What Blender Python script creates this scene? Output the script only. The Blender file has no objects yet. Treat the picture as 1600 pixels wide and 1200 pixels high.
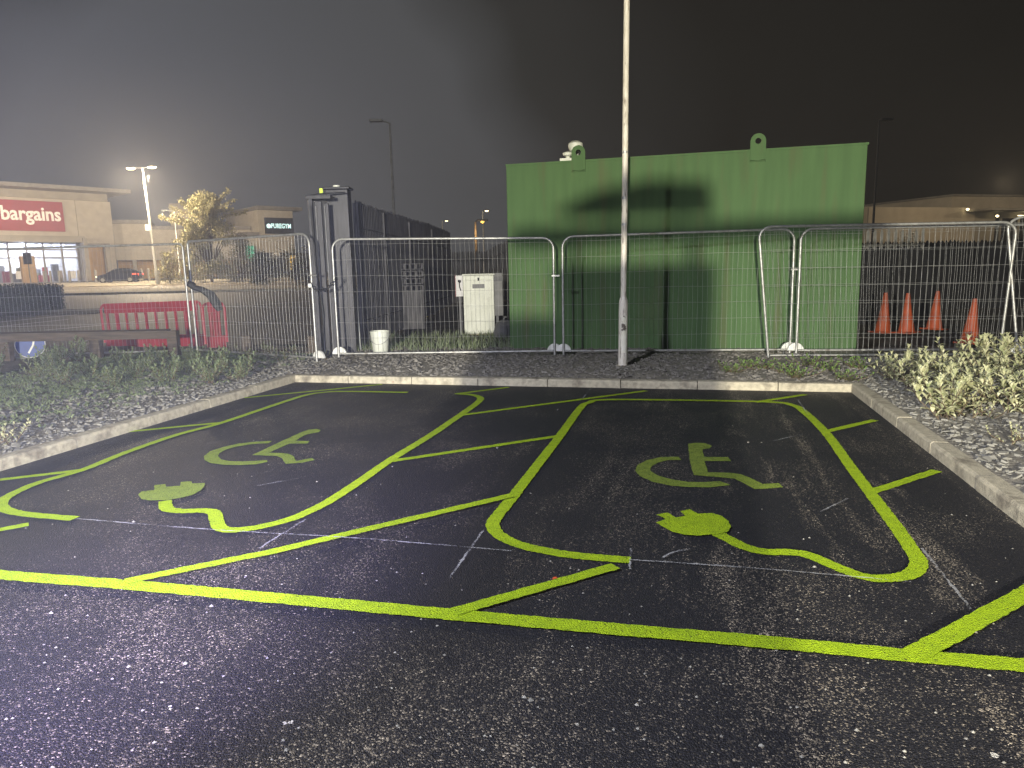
import bpy, math, random
from mathutils import Vector, Matrix
R = math.radians
random.seed(7)
SC = bpy.context.scene
COL = SC.collection

# ------------------------------------------------------------------ camera
F = 1109.0; H = 1.5
_d = Vector((152., 6771., F)).normalized()
_fw = (Vector((0, 0, 1)) - _d * _d.z).normalized()
_r = _d.cross(_fw)
CX = Vector((_r[0], _fw[0], -_d[0])); CY = Vector((_r[1], _fw[1], -_d[1])); CZ = Vector((_r[2], _fw[2], -_d[2]))
cd = bpy.data.cameras.new('camera'); cam = bpy.data.objects.new('camera', cd); COL.objects.link(cam)
cam.matrix_world = Matrix(((CX[0], -CY[0], -CZ[0], 0), (CX[1], -CY[1], -CZ[1], 0), (CX[2], -CY[2], -CZ[2], H), (0, 0, 0, 1)))
cd.sensor_width = 36; cd.lens = F / 1600 * 36; cd.clip_start = .05; cd.clip_end = 1500
SC.camera = cam

# ------------------------------------------------------------------ night sky
w = bpy.data.worlds.new('World'); SC.world = w; w.use_nodes = True
nt = w.node_tree; bg = nt.nodes['Background']
tc = nt.nodes.new('ShaderNodeTexCoord')
dp = nt.nodes.new('ShaderNodeVectorMath'); dp.operation = 'DOT_PRODUCT'
gl = Vector((-.30, 1, .02)).normalized(); dp.inputs[1].default_value = gl
nz = nt.nodes.new('ShaderNodeTexNoise'); nz.inputs['Scale'].default_value = 2.2; nz.inputs['Detail'].default_value = 3
ad = nt.nodes.new('ShaderNodeMath'); ad.operation = 'MULTIPLY_ADD'; ad.inputs[1].default_value = .11
rp = nt.nodes.new('ShaderNodeValToRGB'); e = rp.color_ramp.elements
e[0].position = .64; e[0].color = (.0040, .0032, .0020, 1)
e[1].position = 1.05; e[1].color = (.066, .067, .070, 1)
m2_ = rp.color_ramp.elements.new(.965); m2_.color = (.026, .0250, .0235, 1)
m_ = rp.color_ramp.elements.new(.88); m_.color = (.0105, .0092, .0072, 1)
nt.links.new(tc.outputs['Generated'], dp.inputs[0]); nt.links.new(tc.outputs['Generated'], nz.inputs['Vector'])
nt.links.new(nz.outputs['Fac'], ad.inputs[0]); nt.links.new(dp.outputs['Value'], ad.inputs[2])
nt.links.new(ad.outputs[0], rp.inputs[0]); nt.links.new(rp.outputs[0], bg.inputs['Color'])
bg.inputs['Strength'].default_value = 1.0

# ------------------------------------------------------------------ lamps (some have fixtures built below; fill lamps are added without one)
def lamp(name, kind, loc, energy, col, size=.1, aim=None, angle=None, blend=.5):
    l = bpy.data.lights.new(name, kind); l.energy = energy; l.color = col
    if kind != 'AREA': l.shadow_soft_size = size
    else: l.size = size
    if kind == 'SPOT': l.spot_size = R(angle or 90); l.spot_blend = blend
    o = bpy.data.objects.new(name, l); COL.objects.link(o); o.location = loc
    if aim is not None:
        o.rotation_euler = (Vector(aim) - Vector(loc)).to_track_quat('-Z', 'Y').to_euler()
    return o
WL = (-1.8, -9.0, 2.2)          # mast floodlight behind the camera
SL = (-5.2, -2.6, 6.0)          # car park lamp behind and left of the camera
lamp('floodlight_beam', 'SPOT', WL, 21000, (1.0, .94, .78), .12, (1.9, 11, 1.6), 100, .6)
lamp('car_park_light', 'SPOT', SL, 8600, (.84, .86, 1.0), .25, (-.4, 3.9, 0), 61, 1.0)
lamp('violet_fill', 'SPOT', (-2.6, -1.0, 2.3), 4200, (.36, .24, 1.0), .08, (-1.8, 2.75, 0), 34, 1.0)  # added without a fixture to tint the near left asphalt violet
lamp('veil_fill', 'SPOT', (-.07, -.04, 1.50), 2600, (.74, .77, 1.0), .01, (-4.4, 9, 1.1), 68, 1.0)  # added beside the lens to light the haze into a left-hand veil
SC.view_settings.view_transform = 'Standard'; SC.view_settings.look = 'None'
SC.view_settings.exposure = 0; SC.view_settings.gamma = 1
SC.cycles.use_denoising = True

# ------------------------------------------------------------------ placing helpers
def ray(px, py): return CX * (px - 800) + CY * (py - 600) + CZ * F
def G(px, py, z=0.):
    v = ray(px, py); t = (z - H) / v.z; return Vector((v.x * t, v.y * t, z))
def D(px, py, y):
    v = ray(px, py); t = y / v.y; return Vector((v.x * t, y, H + v.z * t))
TER = [(-80, -.06), (10.5, -.06), (13, .04), (14, .06), (100, 1.22), (500, 1.22)]
def terr(y):
    for (a, za), (b, zb) in zip(TER, TER[1:]):
        if y <= b: return za + (zb - za) * (y - a) / (b - a)
    return TER[-1][1]
def XT(px, y):                  # point on terrain in column px at distance y
    v = ray(px, 425); return Vector((v.x / v.y * y, y, terr(y)))
A = Vector((-3.0, 9.74)); UU = Vector((3.9 + 3.0, 8.03 - 9.74)); WID = UU.length; UU.normalize(); VV = Vector((-UU.y, UU.x))
def UV(u, v, z=0.): p = A + UU * u + VV * v; return Vector((p.x, p.y, z))
def toUV(p): q = Vector((p.x, p.y)) - A; return q.dot(UU), q.dot(VV)
YAW = math.atan2(UU.y, UU.x)

# ------------------------------------------------------------------ materials
def nd(nt, t, **k):
    n = nt.nodes.new('ShaderNode' + t)
    for a, b in k.items(): setattr(n, a, b)
    return n
def mat(name, c1, c2=None, scale=8., rough=.7, metal=0., bump=0., bscale=None, detail=6., dirt=None, dscale=1.5, dlo=.5, dhi=.7, stretch=None, emit=None, estr=0., coat=0.):
    m = bpy.data.materials.new(name); m.use_nodes = True; nt = m.node_tree; b = nt.nodes['Principled BSDF']
    b.inputs['Roughness'].default_value = rough; b.inputs['Metallic'].default_value = metal
    if coat: b.inputs['Coat Weight'].default_value = coat
    tc = nd(nt, 'TexCoord'); src = tc.outputs['Object']
    if stretch:
        mp = nd(nt, 'Mapping'); mp.inputs['Scale'].default_value = stretch; nt.links.new(src, mp.inputs[0]); vs = mp.outputs[0]
    else: vs = src
    if c2 is None: c2 = tuple(min(1, x * .75) for x in c1)
    n = nd(nt, 'TexNoise'); n.inputs['Scale'].default_value = scale; n.inputs['Detail'].default_value = detail; nt.links.new(vs, n.inputs['Vector'])
    r = nd(nt, 'ValToRGB'); r.color_ramp.elements[0].position = .35; r.color_ramp.elements[1].position = .68
    r.color_ramp.elements[0].color = (*c1, 1); r.color_ramp.elements[1].color = (*c2, 1)
    nt.links.new(n.outputs['Fac'], r.inputs[0]); out = r.outputs[0]
    if dirt:
        n2 = nd(nt, 'TexNoise'); n2.inputs['Scale'].default_value = dscale; n2.inputs['Detail'].default_value = 8; nt.links.new(vs, n2.inputs['Vector'])
        mr = nd(nt, 'MapRange'); mr.inputs[1].default_value = dlo; mr.inputs[2].default_value = dhi; nt.links.new(n2.outputs['Fac'], mr.inputs[0])
        mx = nd(nt, 'MixRGB'); mx.inputs[2].default_value = (*dirt, 1); nt.links.new(mr.outputs[0], mx.inputs[0]); nt.links.new(out, mx.inputs[1]); out = mx.outputs[0]
    nt.links.new(out, b.inputs['Base Color'])
    if emit:
        b.inputs['Emission Color'].default_value = (*emit, 1); b.inputs['Emission Strength'].default_value = estr
    if bump:
        n3 = nd(nt, 'TexNoise'); n3.inputs['Scale'].default_value = bscale or scale * 3; n3.inputs['Detail'].default_value = 5; nt.links.new(src, n3.inputs['Vector'])
        bp = nd(nt, 'Bump'); bp.inputs['Strength'].default_value = bump; bp.inputs['Distance'].default_value = .02
        nt.links.new(n3.outputs['Fac'], bp.inputs['Height']); nt.links.new(bp.outputs[0], b.inputs['Normal'])
    return m

def asphalt_material():
    m = bpy.data.materials.new('asphalt'); m.use_nodes = True; nt = m.node_tree; L = nt.links.new; b = nt.nodes['Principled BSDF']
    b.inputs['Roughness'].default_value = .62; b.inputs['Specular IOR Level'].default_value = .45
    tc = nd(nt, 'TexCoord'); P = tc.outputs['Object']
    # slightly warped coordinates so cells are irregular stone chips
    vo = nd(nt, 'TexVoronoi'); vo.inputs['Scale'].default_value = 150; L(P, vo.inputs['Vector'])
    vf = nd(nt, 'TexVoronoi'); vf.inputs['Scale'].default_value = 260; L(P, vf.inputs['Vector'])
    sep = nd(nt, 'SeparateColor'); L(vo.outputs['Color'], sep.inputs[0])
    sf = nd(nt, 'SeparateColor'); L(vf.outputs['Color'], sf.inputs[0])
    # amount of pale chips follows wear
    n1 = nd(nt, 'TexNoise'); n1.inputs['Scale'].default_value = 1.1; n1.inputs['Detail'].default_value = 7; L(P, n1.inputs['Vector'])
    wear = nd(nt, 'MapRange'); wear.inputs[1].default_value = .42; wear.inputs[2].default_value = .70; wear.inputs[3].default_value = .004; wear.inputs[4].default_value = .13; L(n1.outputs['Fac'], wear.inputs[0])
    sx = nd(nt, 'SeparateXYZ'); L(P, sx.inputs[0])
    # older surface on the lane side of the long line (object space v axis = Y)
    old = nd(nt, 'MapRange'); old.inputs[1].default_value = -6.0; old.inputs[2].default_value = -6.25; old.inputs[3].default_value = 0; old.inputs[4].default_value = .055; L(sx.outputs['Y'], old.inputs[0])
    wa = nd(nt, 'Math', operation='ADD'); L(wear.outputs[0], wa.inputs[0]); L(old.outputs[0], wa.inputs[1])
    # dust streaks in the right hand bay, dragged along the bay
    mp = nd(nt, 'Mapping'); mp.inputs['Scale'].default_value = (2.2, .28, 1); mp.inputs['Rotation'].default_value = (0, 0, R(6)); L(P, mp.inputs[0])
    n2 = nd(nt, 'TexNoise'); n2.inputs['Scale'].default_value = 1.3; n2.inputs['Detail'].default_value = 6; n2.inputs['Roughness'].default_value = .65; L(mp.outputs[0], n2.inputs['Vector'])
    st = nd(nt, 'MapRange'); st.inputs[1].default_value = .52; st.inputs[2].default_value = .74; L(n2.outputs['Fac'], st.inputs[0])
    rg = nd(nt, 'MapRange'); rg.inputs[1].default_value = 4.2; rg.inputs[2].default_value = 5.6; rg.inputs[3].default_value = .25; rg.inputs[4].default_value = 1.; L(sx.outputs['X'], rg.inputs[0])
    sm = nd(nt, 'Math', operation='MULTIPLY'); L(st.outputs[0], sm.inputs[0]); L(rg.outputs[0], sm.inputs[1])
    s2 = nd(nt, 'Math', operation='MULTIPLY_ADD'); s2.inputs[1].default_value = .38; L(sm.outputs[0], s2.inputs[0]); L(wa.outputs[0], s2.inputs[2])
    # chips: random < amount
    c1 = nd(nt, 'Math', operation='SUBTRACT'); L(s2.outputs[0], c1.inputs[0]); L(sep.outputs[0], c1.inputs[1])
    c1r = nd(nt, 'MapRange'); c1r.inputs[1].default_value = -.03; c1r.inputs[2].default_value = .10; L(c1.outputs[0], c1r.inputs[0])
    hf = nd(nt, 'Math', operation='MULTIPLY'); hf.inputs[1].default_value = .8; L(s2.outputs[0], hf.inputs[0])
    c2 = nd(nt, 'Math', operation='SUBTRACT'); L(hf.outputs[0], c2.inputs[0]); L(sf.outputs[1], c2.inputs[1])
    c2r = nd(nt, 'MapRange'); c2r.inputs[1].default_value = -.02; c2r.inputs[2].default_value = .12; L(c2.outputs[0], c2r.inputs[0])
    mxf = nd(nt, 'Math', operation='MAXIMUM'); L(c1r.outputs[0], mxf.inputs[0]); L(c2r.outputs[0], mxf.inputs[1])
    chipc = nd(nt, 'ValToRGB'); ce = chipc.color_ramp.elements; ce[0].color = (.05, .042, .032, 1); ce[1].color = (.36, .305, .225, 1); L(sep.outputs[1], chipc.inputs[0])
    base = nd(nt, 'ValToRGB'); be = base.color_ramp.elements; be[0].color = (.003, .003, .0045, 1); be[1].color = (.013, .0132, .018, 1); L(sf.outputs[0], base.inputs[0])
    mx = nd(nt, 'MixRGB'); L(mxf.outputs[0], mx.inputs[0]); L(base.outputs[0], mx.inputs[1]); L(chipc.outputs[0], mx.inputs[2])
    # trodden in pale spots on the lane
    vs = nd(nt, 'TexVoronoi'); vs.inputs['Scale'].default_value = 5.0; L(P, vs.inputs['Vector'])
    wn = nd(nt, 'TexNoise'); wn.inputs['Scale'].default_value = 60; L(P, wn.inputs['Vector'])
    sd = nd(nt, 'Math', operation='MULTIPLY_ADD'); sd.inputs[1].default_value = .10; L(wn.outputs['Fac'], sd.inputs[0]); L(vs.outputs['Distance'], sd.inputs[2])
    ss = nd(nt, 'SeparateColor'); L(vs.outputs['Color'], ss.inputs[0])
    th = nd(nt, 'MapRange'); th.inputs[1].default_value = .35; th.inputs[2].default_value = 1; th.inputs[3].default_value = .055; th.inputs[4].default_value = .125; L(ss.outputs[0], th.inputs[0])
    lt = nd(nt, 'Math', operation='LESS_THAN'); L(sd.outputs[0], lt.inputs[0]); L(th.outputs[0], lt.inputs[1])
    ob = nd(nt, 'MapRange'); ob.inputs[1].default_value = -6.0; ob.inputs[2].default_value = -6.2; L(sx.outputs['Y'], ob.inputs[0])
    sp = nd(nt, 'Math', operation='MULTIPLY'); L(lt.outputs[0], sp.inputs[0]); L(ob.outputs[0], sp.inputs[1])
    mx2 = nd(nt, 'MixRGB'); mx2.inputs[2].default_value = (.42, .40, .34, 1); L(sp.outputs[0], mx2.inputs[0]); L(mx.outputs[0], mx2.inputs[1])
    L(mx2.outputs[0], b.inputs['Base Color'])
    bp = nd(nt, 'Bump'); bp.inputs['Strength'].default_value = .75; bp.inputs['Distance'].default_value = .006; bp.invert = True
    L(vo.outputs['Distance'], bp.inputs['Height']); L(bp.outputs[0], b.inputs['Normal'])
    return m

M = {}
M['asphalt'] = asphalt_material()
M['lime'] = mat('lime_paint', (.32, .45, .010), (.25, .37, .010), 14, .55, bump=.7, bscale=130, dirt=(.07, .08, .02), dscale=75, dlo=.58, dhi=.70)
M['lime2'] = mat('lime_paint_worn', (.19, .25, .035), (.14, .195, .03), 14, .6, bump=.7, bscale=130, dirt=(.06, .07, .02), dscale=70, dlo=.56, dhi=.68)
M['kerb'] = mat('kerb_concrete', (.47, .42, .30), (.33, .30, .22), 20, .9, bump=.5, bscale=90, dirt=(.13, .11, .08), dscale=5, dlo=.5, dhi=.75)
M['soil'] = mat('soil', (.27, .245, .195), (.16, .145, .115), 7, .95, bump=1., bscale=30, dirt=(.16, .15, .12), dscale=2)
M['dirt'] = mat('compound_dirt', (.07, .06, .045), (.03, .027, .02), 2.5, .95, bump=1., bscale=18)
M['slate'] = mat('slate_chips', (.235, .225, .19), (.12, .115, .10), 6, .7)
M['mulch'] = mat('bark_mulch', (.22, .205, .175), (.09, .083, .072), 9, .9)
M['galv'] = mat('galvanised_steel', (.50, .50, .47), (.34, .34, .32), 18, .42, .55, bump=.05, dirt=(.22, .19, .15), dscale=7, dlo=.58, dhi=.8)
M['wire'] = mat('galvanised_wire', (.44, .44, .42), (.32, .32, .30), 12, .5, .3)
M['disc'] = mat('white_plastic', (.78, .78, .72), (.6, .6, .55), 9, .5)
M['column'] = mat('column_paint', (.74, .70, .60), (.58, .53, .43), 8, .5, .0, dirt=(.13, .09, .05), dscale=6, dlo=.57, dhi=.72, stretch=(6, 6, .9), bump=.15)
M['sticker'] = mat('white_sticker', (.80, .78, .66), (.70, .67, .52), 10, .5, dirt=(.10, .08, .06), dscale=9, dlo=.58, dhi=.62)
M['green'] = mat('green_steel', (.082, .152, .058), (.068, .128, .049), 2.2, .50, dirt=(.098, .108, .05), dscale=1.6, dlo=.54, dhi=.80, stretch=(3.2, 3.2, .35), bump=.06, bscale=3)
M['dark'] = mat('dark_steel', (.035, .035, .038), (.022, .022, .024), 8, .45, .3)
M['pale_dark'] = mat('weathered_timber_boards', (.13, .125, .13), (.04, .04, .043), 6, .8, stretch=(4, 4, .4), bump=.3)
M['gate_steel'] = mat('gate_steel', (.055, .055, .062), (.03, .03, .034), 5, .45, .5, stretch=(3, 3, .4))
M['cab'] = mat('cabinet_paint', (.74, .76, .66), (.64, .66, .55), 4, .5, dirt=(.40, .40, .32), dscale=3, dlo=.6, dhi=.8)
M['grey'] = mat('grey_plastic', (.20, .20, .20), (.14, .14, .14), 6, .6)
M['notice'] = mat('notice_board', (.75, .74, .72), (.66, .65, .63), 6, .5)
M['red'] = mat('red_plastic', (.36, .04, .055), (.28, .03, .042), 6, .5, dirt=(.22, .05, .05), dscale=4, dlo=.58, dhi=.8)
M['cone'] = mat('cone_orange', (.42, .075, .02), (.31, .055, .018), 7, .5, dirt=(.2, .06, .03), dscale=6, dlo=.55, dhi=.8)
M['black'] = mat('black_rubber', (.02, .02, .02), (.035, .035, .033), 10, .7)
M['timber'] = mat('timber_rail', (.11, .085, .06), (.06, .047, .035), 5, .85, stretch=(.5, 6, 6), bump=.4, bscale=20)
M['blue'] = mat('blue_sign', (.015, .05, .26), (.012, .04, .2), 8, .4)
M['leafR'] = mat('pale_leaves', (.56, .54, .33), (.25, .28, .13), 14, .45, detail=2)
M['leafL'] = mat('dull_green_leaves', (.24, .28, .15), (.11, .15, .07), 9, .5, detail=2)
M['leafG'] = mat('fresh_green_leaves', (.16, .26, .06), (.09, .15, .04), 9, .5, detail=2)
M['leafT'] = mat('tree_leaves', (.34, .32, .17), (.20, .19, .10), 3, .55, detail=3)
M['leafD'] = mat('dark_leaves', (.16, .15, .08), (.08, .085, .045), 3, .6, detail=3)
M['hedge'] = mat('hedge_leaves', (.045, .05, .028), (.025, .03, .016), 3, .6)
M['stem'] = mat('stems', (.14, .10, .06), (.08, .06, .04), 9, .8)
M['brick'] = mat('pale_cladding', (.47, .43, .36), (.40, .36, .30), 1.2, .8)
M['cladd'] = mat('grey_cladding', (.33, .30, .25), (.26, .24, .20), .8, .7)
M['timberwall'] = mat('timber_cladding', (.40, .26, .12), (.30, .19, .09), 2, .7, stretch=(4, 4, .4))
M['signred'] = mat('sign_red', (.30, .028, .035), (.26, .025, .03), 2, .5)
M['letters'] = mat('sign_letters', (.8, .78, .74), (.8, .78, .74), 2, .5, emit=(.9, .85, .78), estr=.12)
M['signblk'] = mat('sign_black', (.012, .014, .014), (.012, .014, .014), 2, .4)
M['glow'] = mat('lit_letters', (.7, .9, .9), None, 2, .5, emit=(.62, .95, .92), estr=1.3)
M['lampglow'] = mat('lit_lamp', (1, .9, .7), None, 2, .5, emit=(1, .80, .48), estr=14)
M['smallglow'] = mat('lit_small_lamp', (1, .9, .7), None, 2, .5, emit=(1, .82, .45), estr=5)
M['amber'] = mat('lit_amber', (1, .7, .2), None, 2, .5, emit=(1, .60, .12), estr=.9)
M['roof'] = mat('roof_sheet', (.24, .23, .21), (.18, .17, .155), 2, .6)
M['roadfar'] = mat('road_asphalt', (.15, .125, .092), (.105, .088, .065), 3, .7, dirt=(.14, .125, .10), dscale=.4, bump=.2, bscale=20)
M['pave'] = mat('paving', (.34, .30, .22), (.27, .24, .18), 1.4, .85)
M['white'] = mat('white_road_paint', (.62, .60, .54), (.42, .40, .36), 6, .7)
M['carp'] = mat('car_paint', (.035, .04, .055), (.03, .034, .05), 2, .25, .3, coat=.8)
M['glass'] = mat('dark_glass', (.02, .022, .025), (.015, .017, .02), 2, .08)
M['tail'] = mat('tail_lamp', (.6, .03, .02), None, 2, .4, emit=(1, .12, .05), estr=2.2)
M['head'] = mat('head_lamp', (.8, .8, .7), None, 2, .4, emit=(1, .85, .55), estr=2.0)
M['lime_tag'] = mat('reflective_tag', (.6, .75, .05), (.6, .75, .05), 2, .5, emit=(.6, .8, .05), estr=.35)  # emission stands in for light the tag reflects
for k_ in ('green', 'lime', 'lime2'):
    b_ = M[k_].node_tree.nodes['Principled BSDF']; b_.inputs['Specular IOR Level'].default_value = .18; b_.inputs['Roughness'].default_value = .72
def window_material():
    m = bpy.data.materials.new('lit_shop_window'); m.use_nodes = True; nt = m.node_tree; b = nt.nodes['Principled BSDF']; L = nt.links.new
    tc = nd(nt, 'TexCoord'); mp = nd(nt, 'Mapping'); mp.inputs['Scale'].default_value = (1.0, 1.0, 1.3); L(tc.outputs['Object'], mp.inputs[0])
    v = nd(nt, 'TexVoronoi'); v.inputs['Scale'].default_value = 1.5; L(mp.outputs[0], v.inputs['Vector'])
    n = nd(nt, 'TexNoise'); n.inputs['Scale'].default_value = .8; n.inputs['Detail'].default_value = 6; L(mp.outputs[0], n.inputs['Vector'])
    r = nd(nt, 'ValToRGB'); e = r.color_ramp.elements; e[0].position = .38; e[0].color = (.16, .15, .14, 1); e[1].position = .62; e[1].color = (.62, .62, .72, 1); L(n.outputs['Fac'], r.inputs[0])
    h = nd(nt, 'HueSaturation'); h.inputs['Saturation'].default_value = .35; h.inputs['Value'].default_value = .55; L(v.outputs['Color'], h.inputs['Color'])
    mx = nd(nt, 'MixRGB'); mx.inputs[0].default_value = .35; L(r.outputs[0], mx.inputs[1]); L(h.outputs[0], mx.inputs[2])
    b.inputs['Base Color'].default_value = (.05, .05, .05, 1); b.inputs['Roughness'].default_value = .2
    L(mx.outputs[0], b.inputs['Emission Color']); b.inputs['Emission Strength'].default_value = 1.0
    return m
M['shopglass'] = window_material()
def chalk_material():
    m = bpy.data.materials.new('chalk'); m.use_nodes = True; nt = m.node_tree; b = nt.nodes['Principled BSDF']; L = nt.links.new
    b.inputs['Base Color'].default_value = (.50, .50, .48, 1); b.inputs['Roughness'].default_value = .95
    tc = nd(nt, 'TexCoord'); n = nd(nt, 'TexNoise'); n.inputs['Scale'].default_value = 110; n.inputs['Detail'].default_value = 3; L(tc.outputs['Object'], n.inputs['Vector'])
    n2 = nd(nt, 'TexNoise'); n2.inputs['Scale'].default_value = 3.5; L(tc.outputs['Object'], n2.inputs['Vector'])
    a = nd(nt, 'Math', operation='ADD'); L(n.outputs['Fac'], a.inputs[0]); L(n2.outputs['Fac'], a.inputs[1])
    mr = nd(nt, 'MapRange'); mr.inputs[1].default_value = .86; mr.inputs[2].default_value = 1.10; mr.inputs[4].default_value = .5; L(a.outputs[0], mr.inputs[0]); L(mr.outputs[0], b.inputs['Alpha'])
    return m
M['chalk'] = chalk_material()

# ------------------------------------------------------------------ mesh builder
class MB:
    def __init__(s): s.v = []; s.f = []
    def poly(s, pts): i = len(s.v); s.v += [tuple(p) for p in pts]; s.f.append(tuple(range(i, i + len(pts)))); return s
    def hull8(s, c):   # 8 corners: bottom 4 ccw, top 4 ccw
        i = len(s.v); s.v += [tuple(p) for p in c]
        for f in ((3, 2, 1, 0), (4, 5, 6, 7), (0, 1, 5, 4), (1, 2, 6, 5), (2, 3, 7, 6), (3, 0, 4, 7)): s.f.append(tuple(i + k for k in f))
        return s
    def box(s, x0, x1, y0, y1, z0, z1, M4=None):
        c = [Vector(p) for p in ((x0, y0, z0), (x1, y0, z0), (x1, y1, z0), (x0, y1, z0), (x0, y0, z1), (x1, y0, z1), (x1, y1, z1), (x0, y1, z1))]
        if M4: c = [M4 @ p for p in c]
        return s.hull8(c)
    def tube(s, pts, r, n=8, cap=True):
        pts = [Vector(p) for p in pts]; rs = r if isinstance(r, (list, tuple)) else [r] * len(pts); base = len(s.v); prev = None
        for k, p in enumerate(pts):
            a = pts[max(0, k - 1)]; b = pts[min(len(pts) - 1, k + 1)]; t = (b - a).normalized()
            if prev is None: x = t.orthogonal().normalized()
            else: x = (prev - t * prev.dot(t)); x = x.normalized() if x.length > 1e-6 else t.orthogonal().normalized()
            prev = x; y = t.cross(x)
            for j in range(n):
                an = 2 * math.pi * j / n + math.pi / n; s.v.append(tuple(p + (x * math.cos(an) + y * math.sin(an)) * rs[k]))
        for k in range(len(pts) - 1):
            for j in range(n):
                a = base + k * n + j; b = base + k * n + (j + 1) % n; s.f.append((a, b, b + n, a + n))
        if cap:
            s.f.append(tuple(base + j for j in reversed(range(n)))); q = base + (len(pts) - 1) * n; s.f.append(tuple(q + j for j in range(n)))
        return s
    def prism(s, pts, off):   # polygon extruded by vector off
        pts = [Vector(p) for p in pts]; off = Vector(off); n = len(pts); i = len(s.v)
        s.v += [tuple(p) for p in pts] + [tuple(p + off) for p in pts]
        s.f.append(tuple(i + k for k in reversed(range(n)))); s.f.append(tuple(i + n + k for k in range(n)))
        for k in range(n): j = (k + 1) % n; s.f.append((i + k, i + j, i + n + j, i + n + k))
        return s
    def build(s, name, m, parent=None, smooth=False, bevel=0, loc=None, recalc=True):
        me = bpy.data.meshes.new(name); me.from_pydata(s.v, [], s.f); me.update()
        if recalc:
            import bmesh
            bm = bmesh.new(); bm.from_mesh(me); bmesh.ops.recalc_face_normals(bm, faces=bm.faces); bm.to_mesh(me); bm.free()
        me.materials.append(m)
        o = bpy.data.objects.new(name, me); COL.objects.link(o)
        if parent: o.parent = parent
        if loc is not None: o.location = loc
        if smooth:
            for p in me.polygons: p.use_smooth = True
            try: me.set_sharp_from_angle(angle=R(40))
            except Exception: pass
        if bevel:
            md = o.modifiers.new('bevel', 'BEVEL'); md.width = bevel; md.segments = 2; md.limit_method = 'ANGLE'
        return o
def tag(o, label=None, cat=None, group=None, kind=None):
    if label: o['label'] = label
    if cat: o['category'] = cat
    if group: o['group'] = group
    if kind: o['kind'] = kind
    return o
def root(name, loc, rz, label, cat, group=None, rx=0, ry=0):
    o = bpy.data.objects.new(name, None); COL.objects.link(o); o.location = loc; o.rotation_euler = (rx, ry, rz); o.empty_display_size = .2
    return tag(o, label, cat, group)
def copy_tree(o, parent=None):
    c = o.copy(); COL.objects.link(c); c.parent = parent
    for ch in list(o.children): copy_tree(ch, c)
    return c
def lathe(prof, n=24, mb=None, cx=0, cy=0):
    mb = mb or MB(); i = len(mb.v)
    for r, z in prof:
        for j in range(n): a = 2 * math.pi * j / n; mb.v.append((cx + r * math.cos(a), cy + r * math.sin(a), z))
    for k in range(len(prof) - 1):
        for j in range(n): a = i + k * n + j; b = i + k * n + (j + 1) % n; mb.f.append((a, b, b + n, a + n))
    mb.f.append(tuple(i + j for j in reversed(range(n)))); q = i + (len(prof) - 1) * n; mb.f.append(tuple(q + j for j in range(n)))
    return mb

# ------------------------------------------------------------------ THE GROUND
mb = MB()
xs = [-500, -40, 0, 40, 500]
for (a, za), (b, zb) in zip(TER, TER[1:]):
    for x0, x1 in zip(xs, xs[1:]): mb.poly([(x0, a, za), (x1, a, za), (x1, b, zb), (x0, b, zb)])
tag(mb.build('ground', M['dirt']), kind='structure')

mb = MB()                                     # asphalt, in bay coordinates so the material can follow the bays
mb.poly([(-9, -40, 0), (16, -40, 0), (16, .02, 0), (-9, .02, 0)])
o = mb.build('car_park', M['asphalt']); o.location = (A.x, A.y, 0); o.rotation_euler.z = YAW; tag(o, kind='structure')

def hn(x, y, s=1.):
    return (math.sin(x * 2.1 * s + 1.3) * math.cos(y * 1.7 * s - .4) + .5 * math.sin(x * 5.3 * s + y * 4.1 * s))
def bedz(u, v):
    e_ = min(abs(v) if 0 <= u <= WID else 99, abs(u) if u < 0 else 99, abs(u - WID) if u > WID else 99)
    if v > 0: e_ = min(e_, v) if 0 <= u <= WID else max(min(e_, 99), .0)
    dd = math.hypot(max(0, -u, u - WID), max(0, v)) if (v > 0) else (max(0, -u) if u < 0 else max(0, u - WID))
    z = .075 + .03 * min(1, dd / .8) + .014 * hn(u, v, 1.4) * min(1, dd / .5)
    if v > 3.2: z -= .10 * min(1, (v - 3.2) / 1.5)
    return z
def grid(u0, u1, v0, v1, st):
    mb = MB(); nu = max(1, int((u1 - u0) / st)); nv = max(1, int((v1 - v0) / st))
    for j in range(nv + 1):
        for i in range(nu + 1):
            u = u0 + (u1 - u0) * i / nu; v = v0 + (v1 - v0) * j / nv; mb.v.append((u, v, bedz(u, v)))
    for j in range(nv):
        for i in range(nu): a = j * (nu + 1) + i; mb.f.append((a, a + 1, a + nu + 2, a + nu + 1))
    return mb
KW = .125
for nm, a in (('planting_bed_left', (-9, -KW + .01, -16, 5, .16)), ('planting_bed_right', (WID + KW - .01, WID + 14, -16, 5, .16)), ('planting_bed_back', (-KW + .01, WID + KW - .01, KW - .01, 5, .16))):
    o = grid(*a).build(nm, M['soil'], smooth=True); o.location = (A.x, A.y, 0); o.rotation_euler.z = YAW; tag(o, kind='structure')

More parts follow.
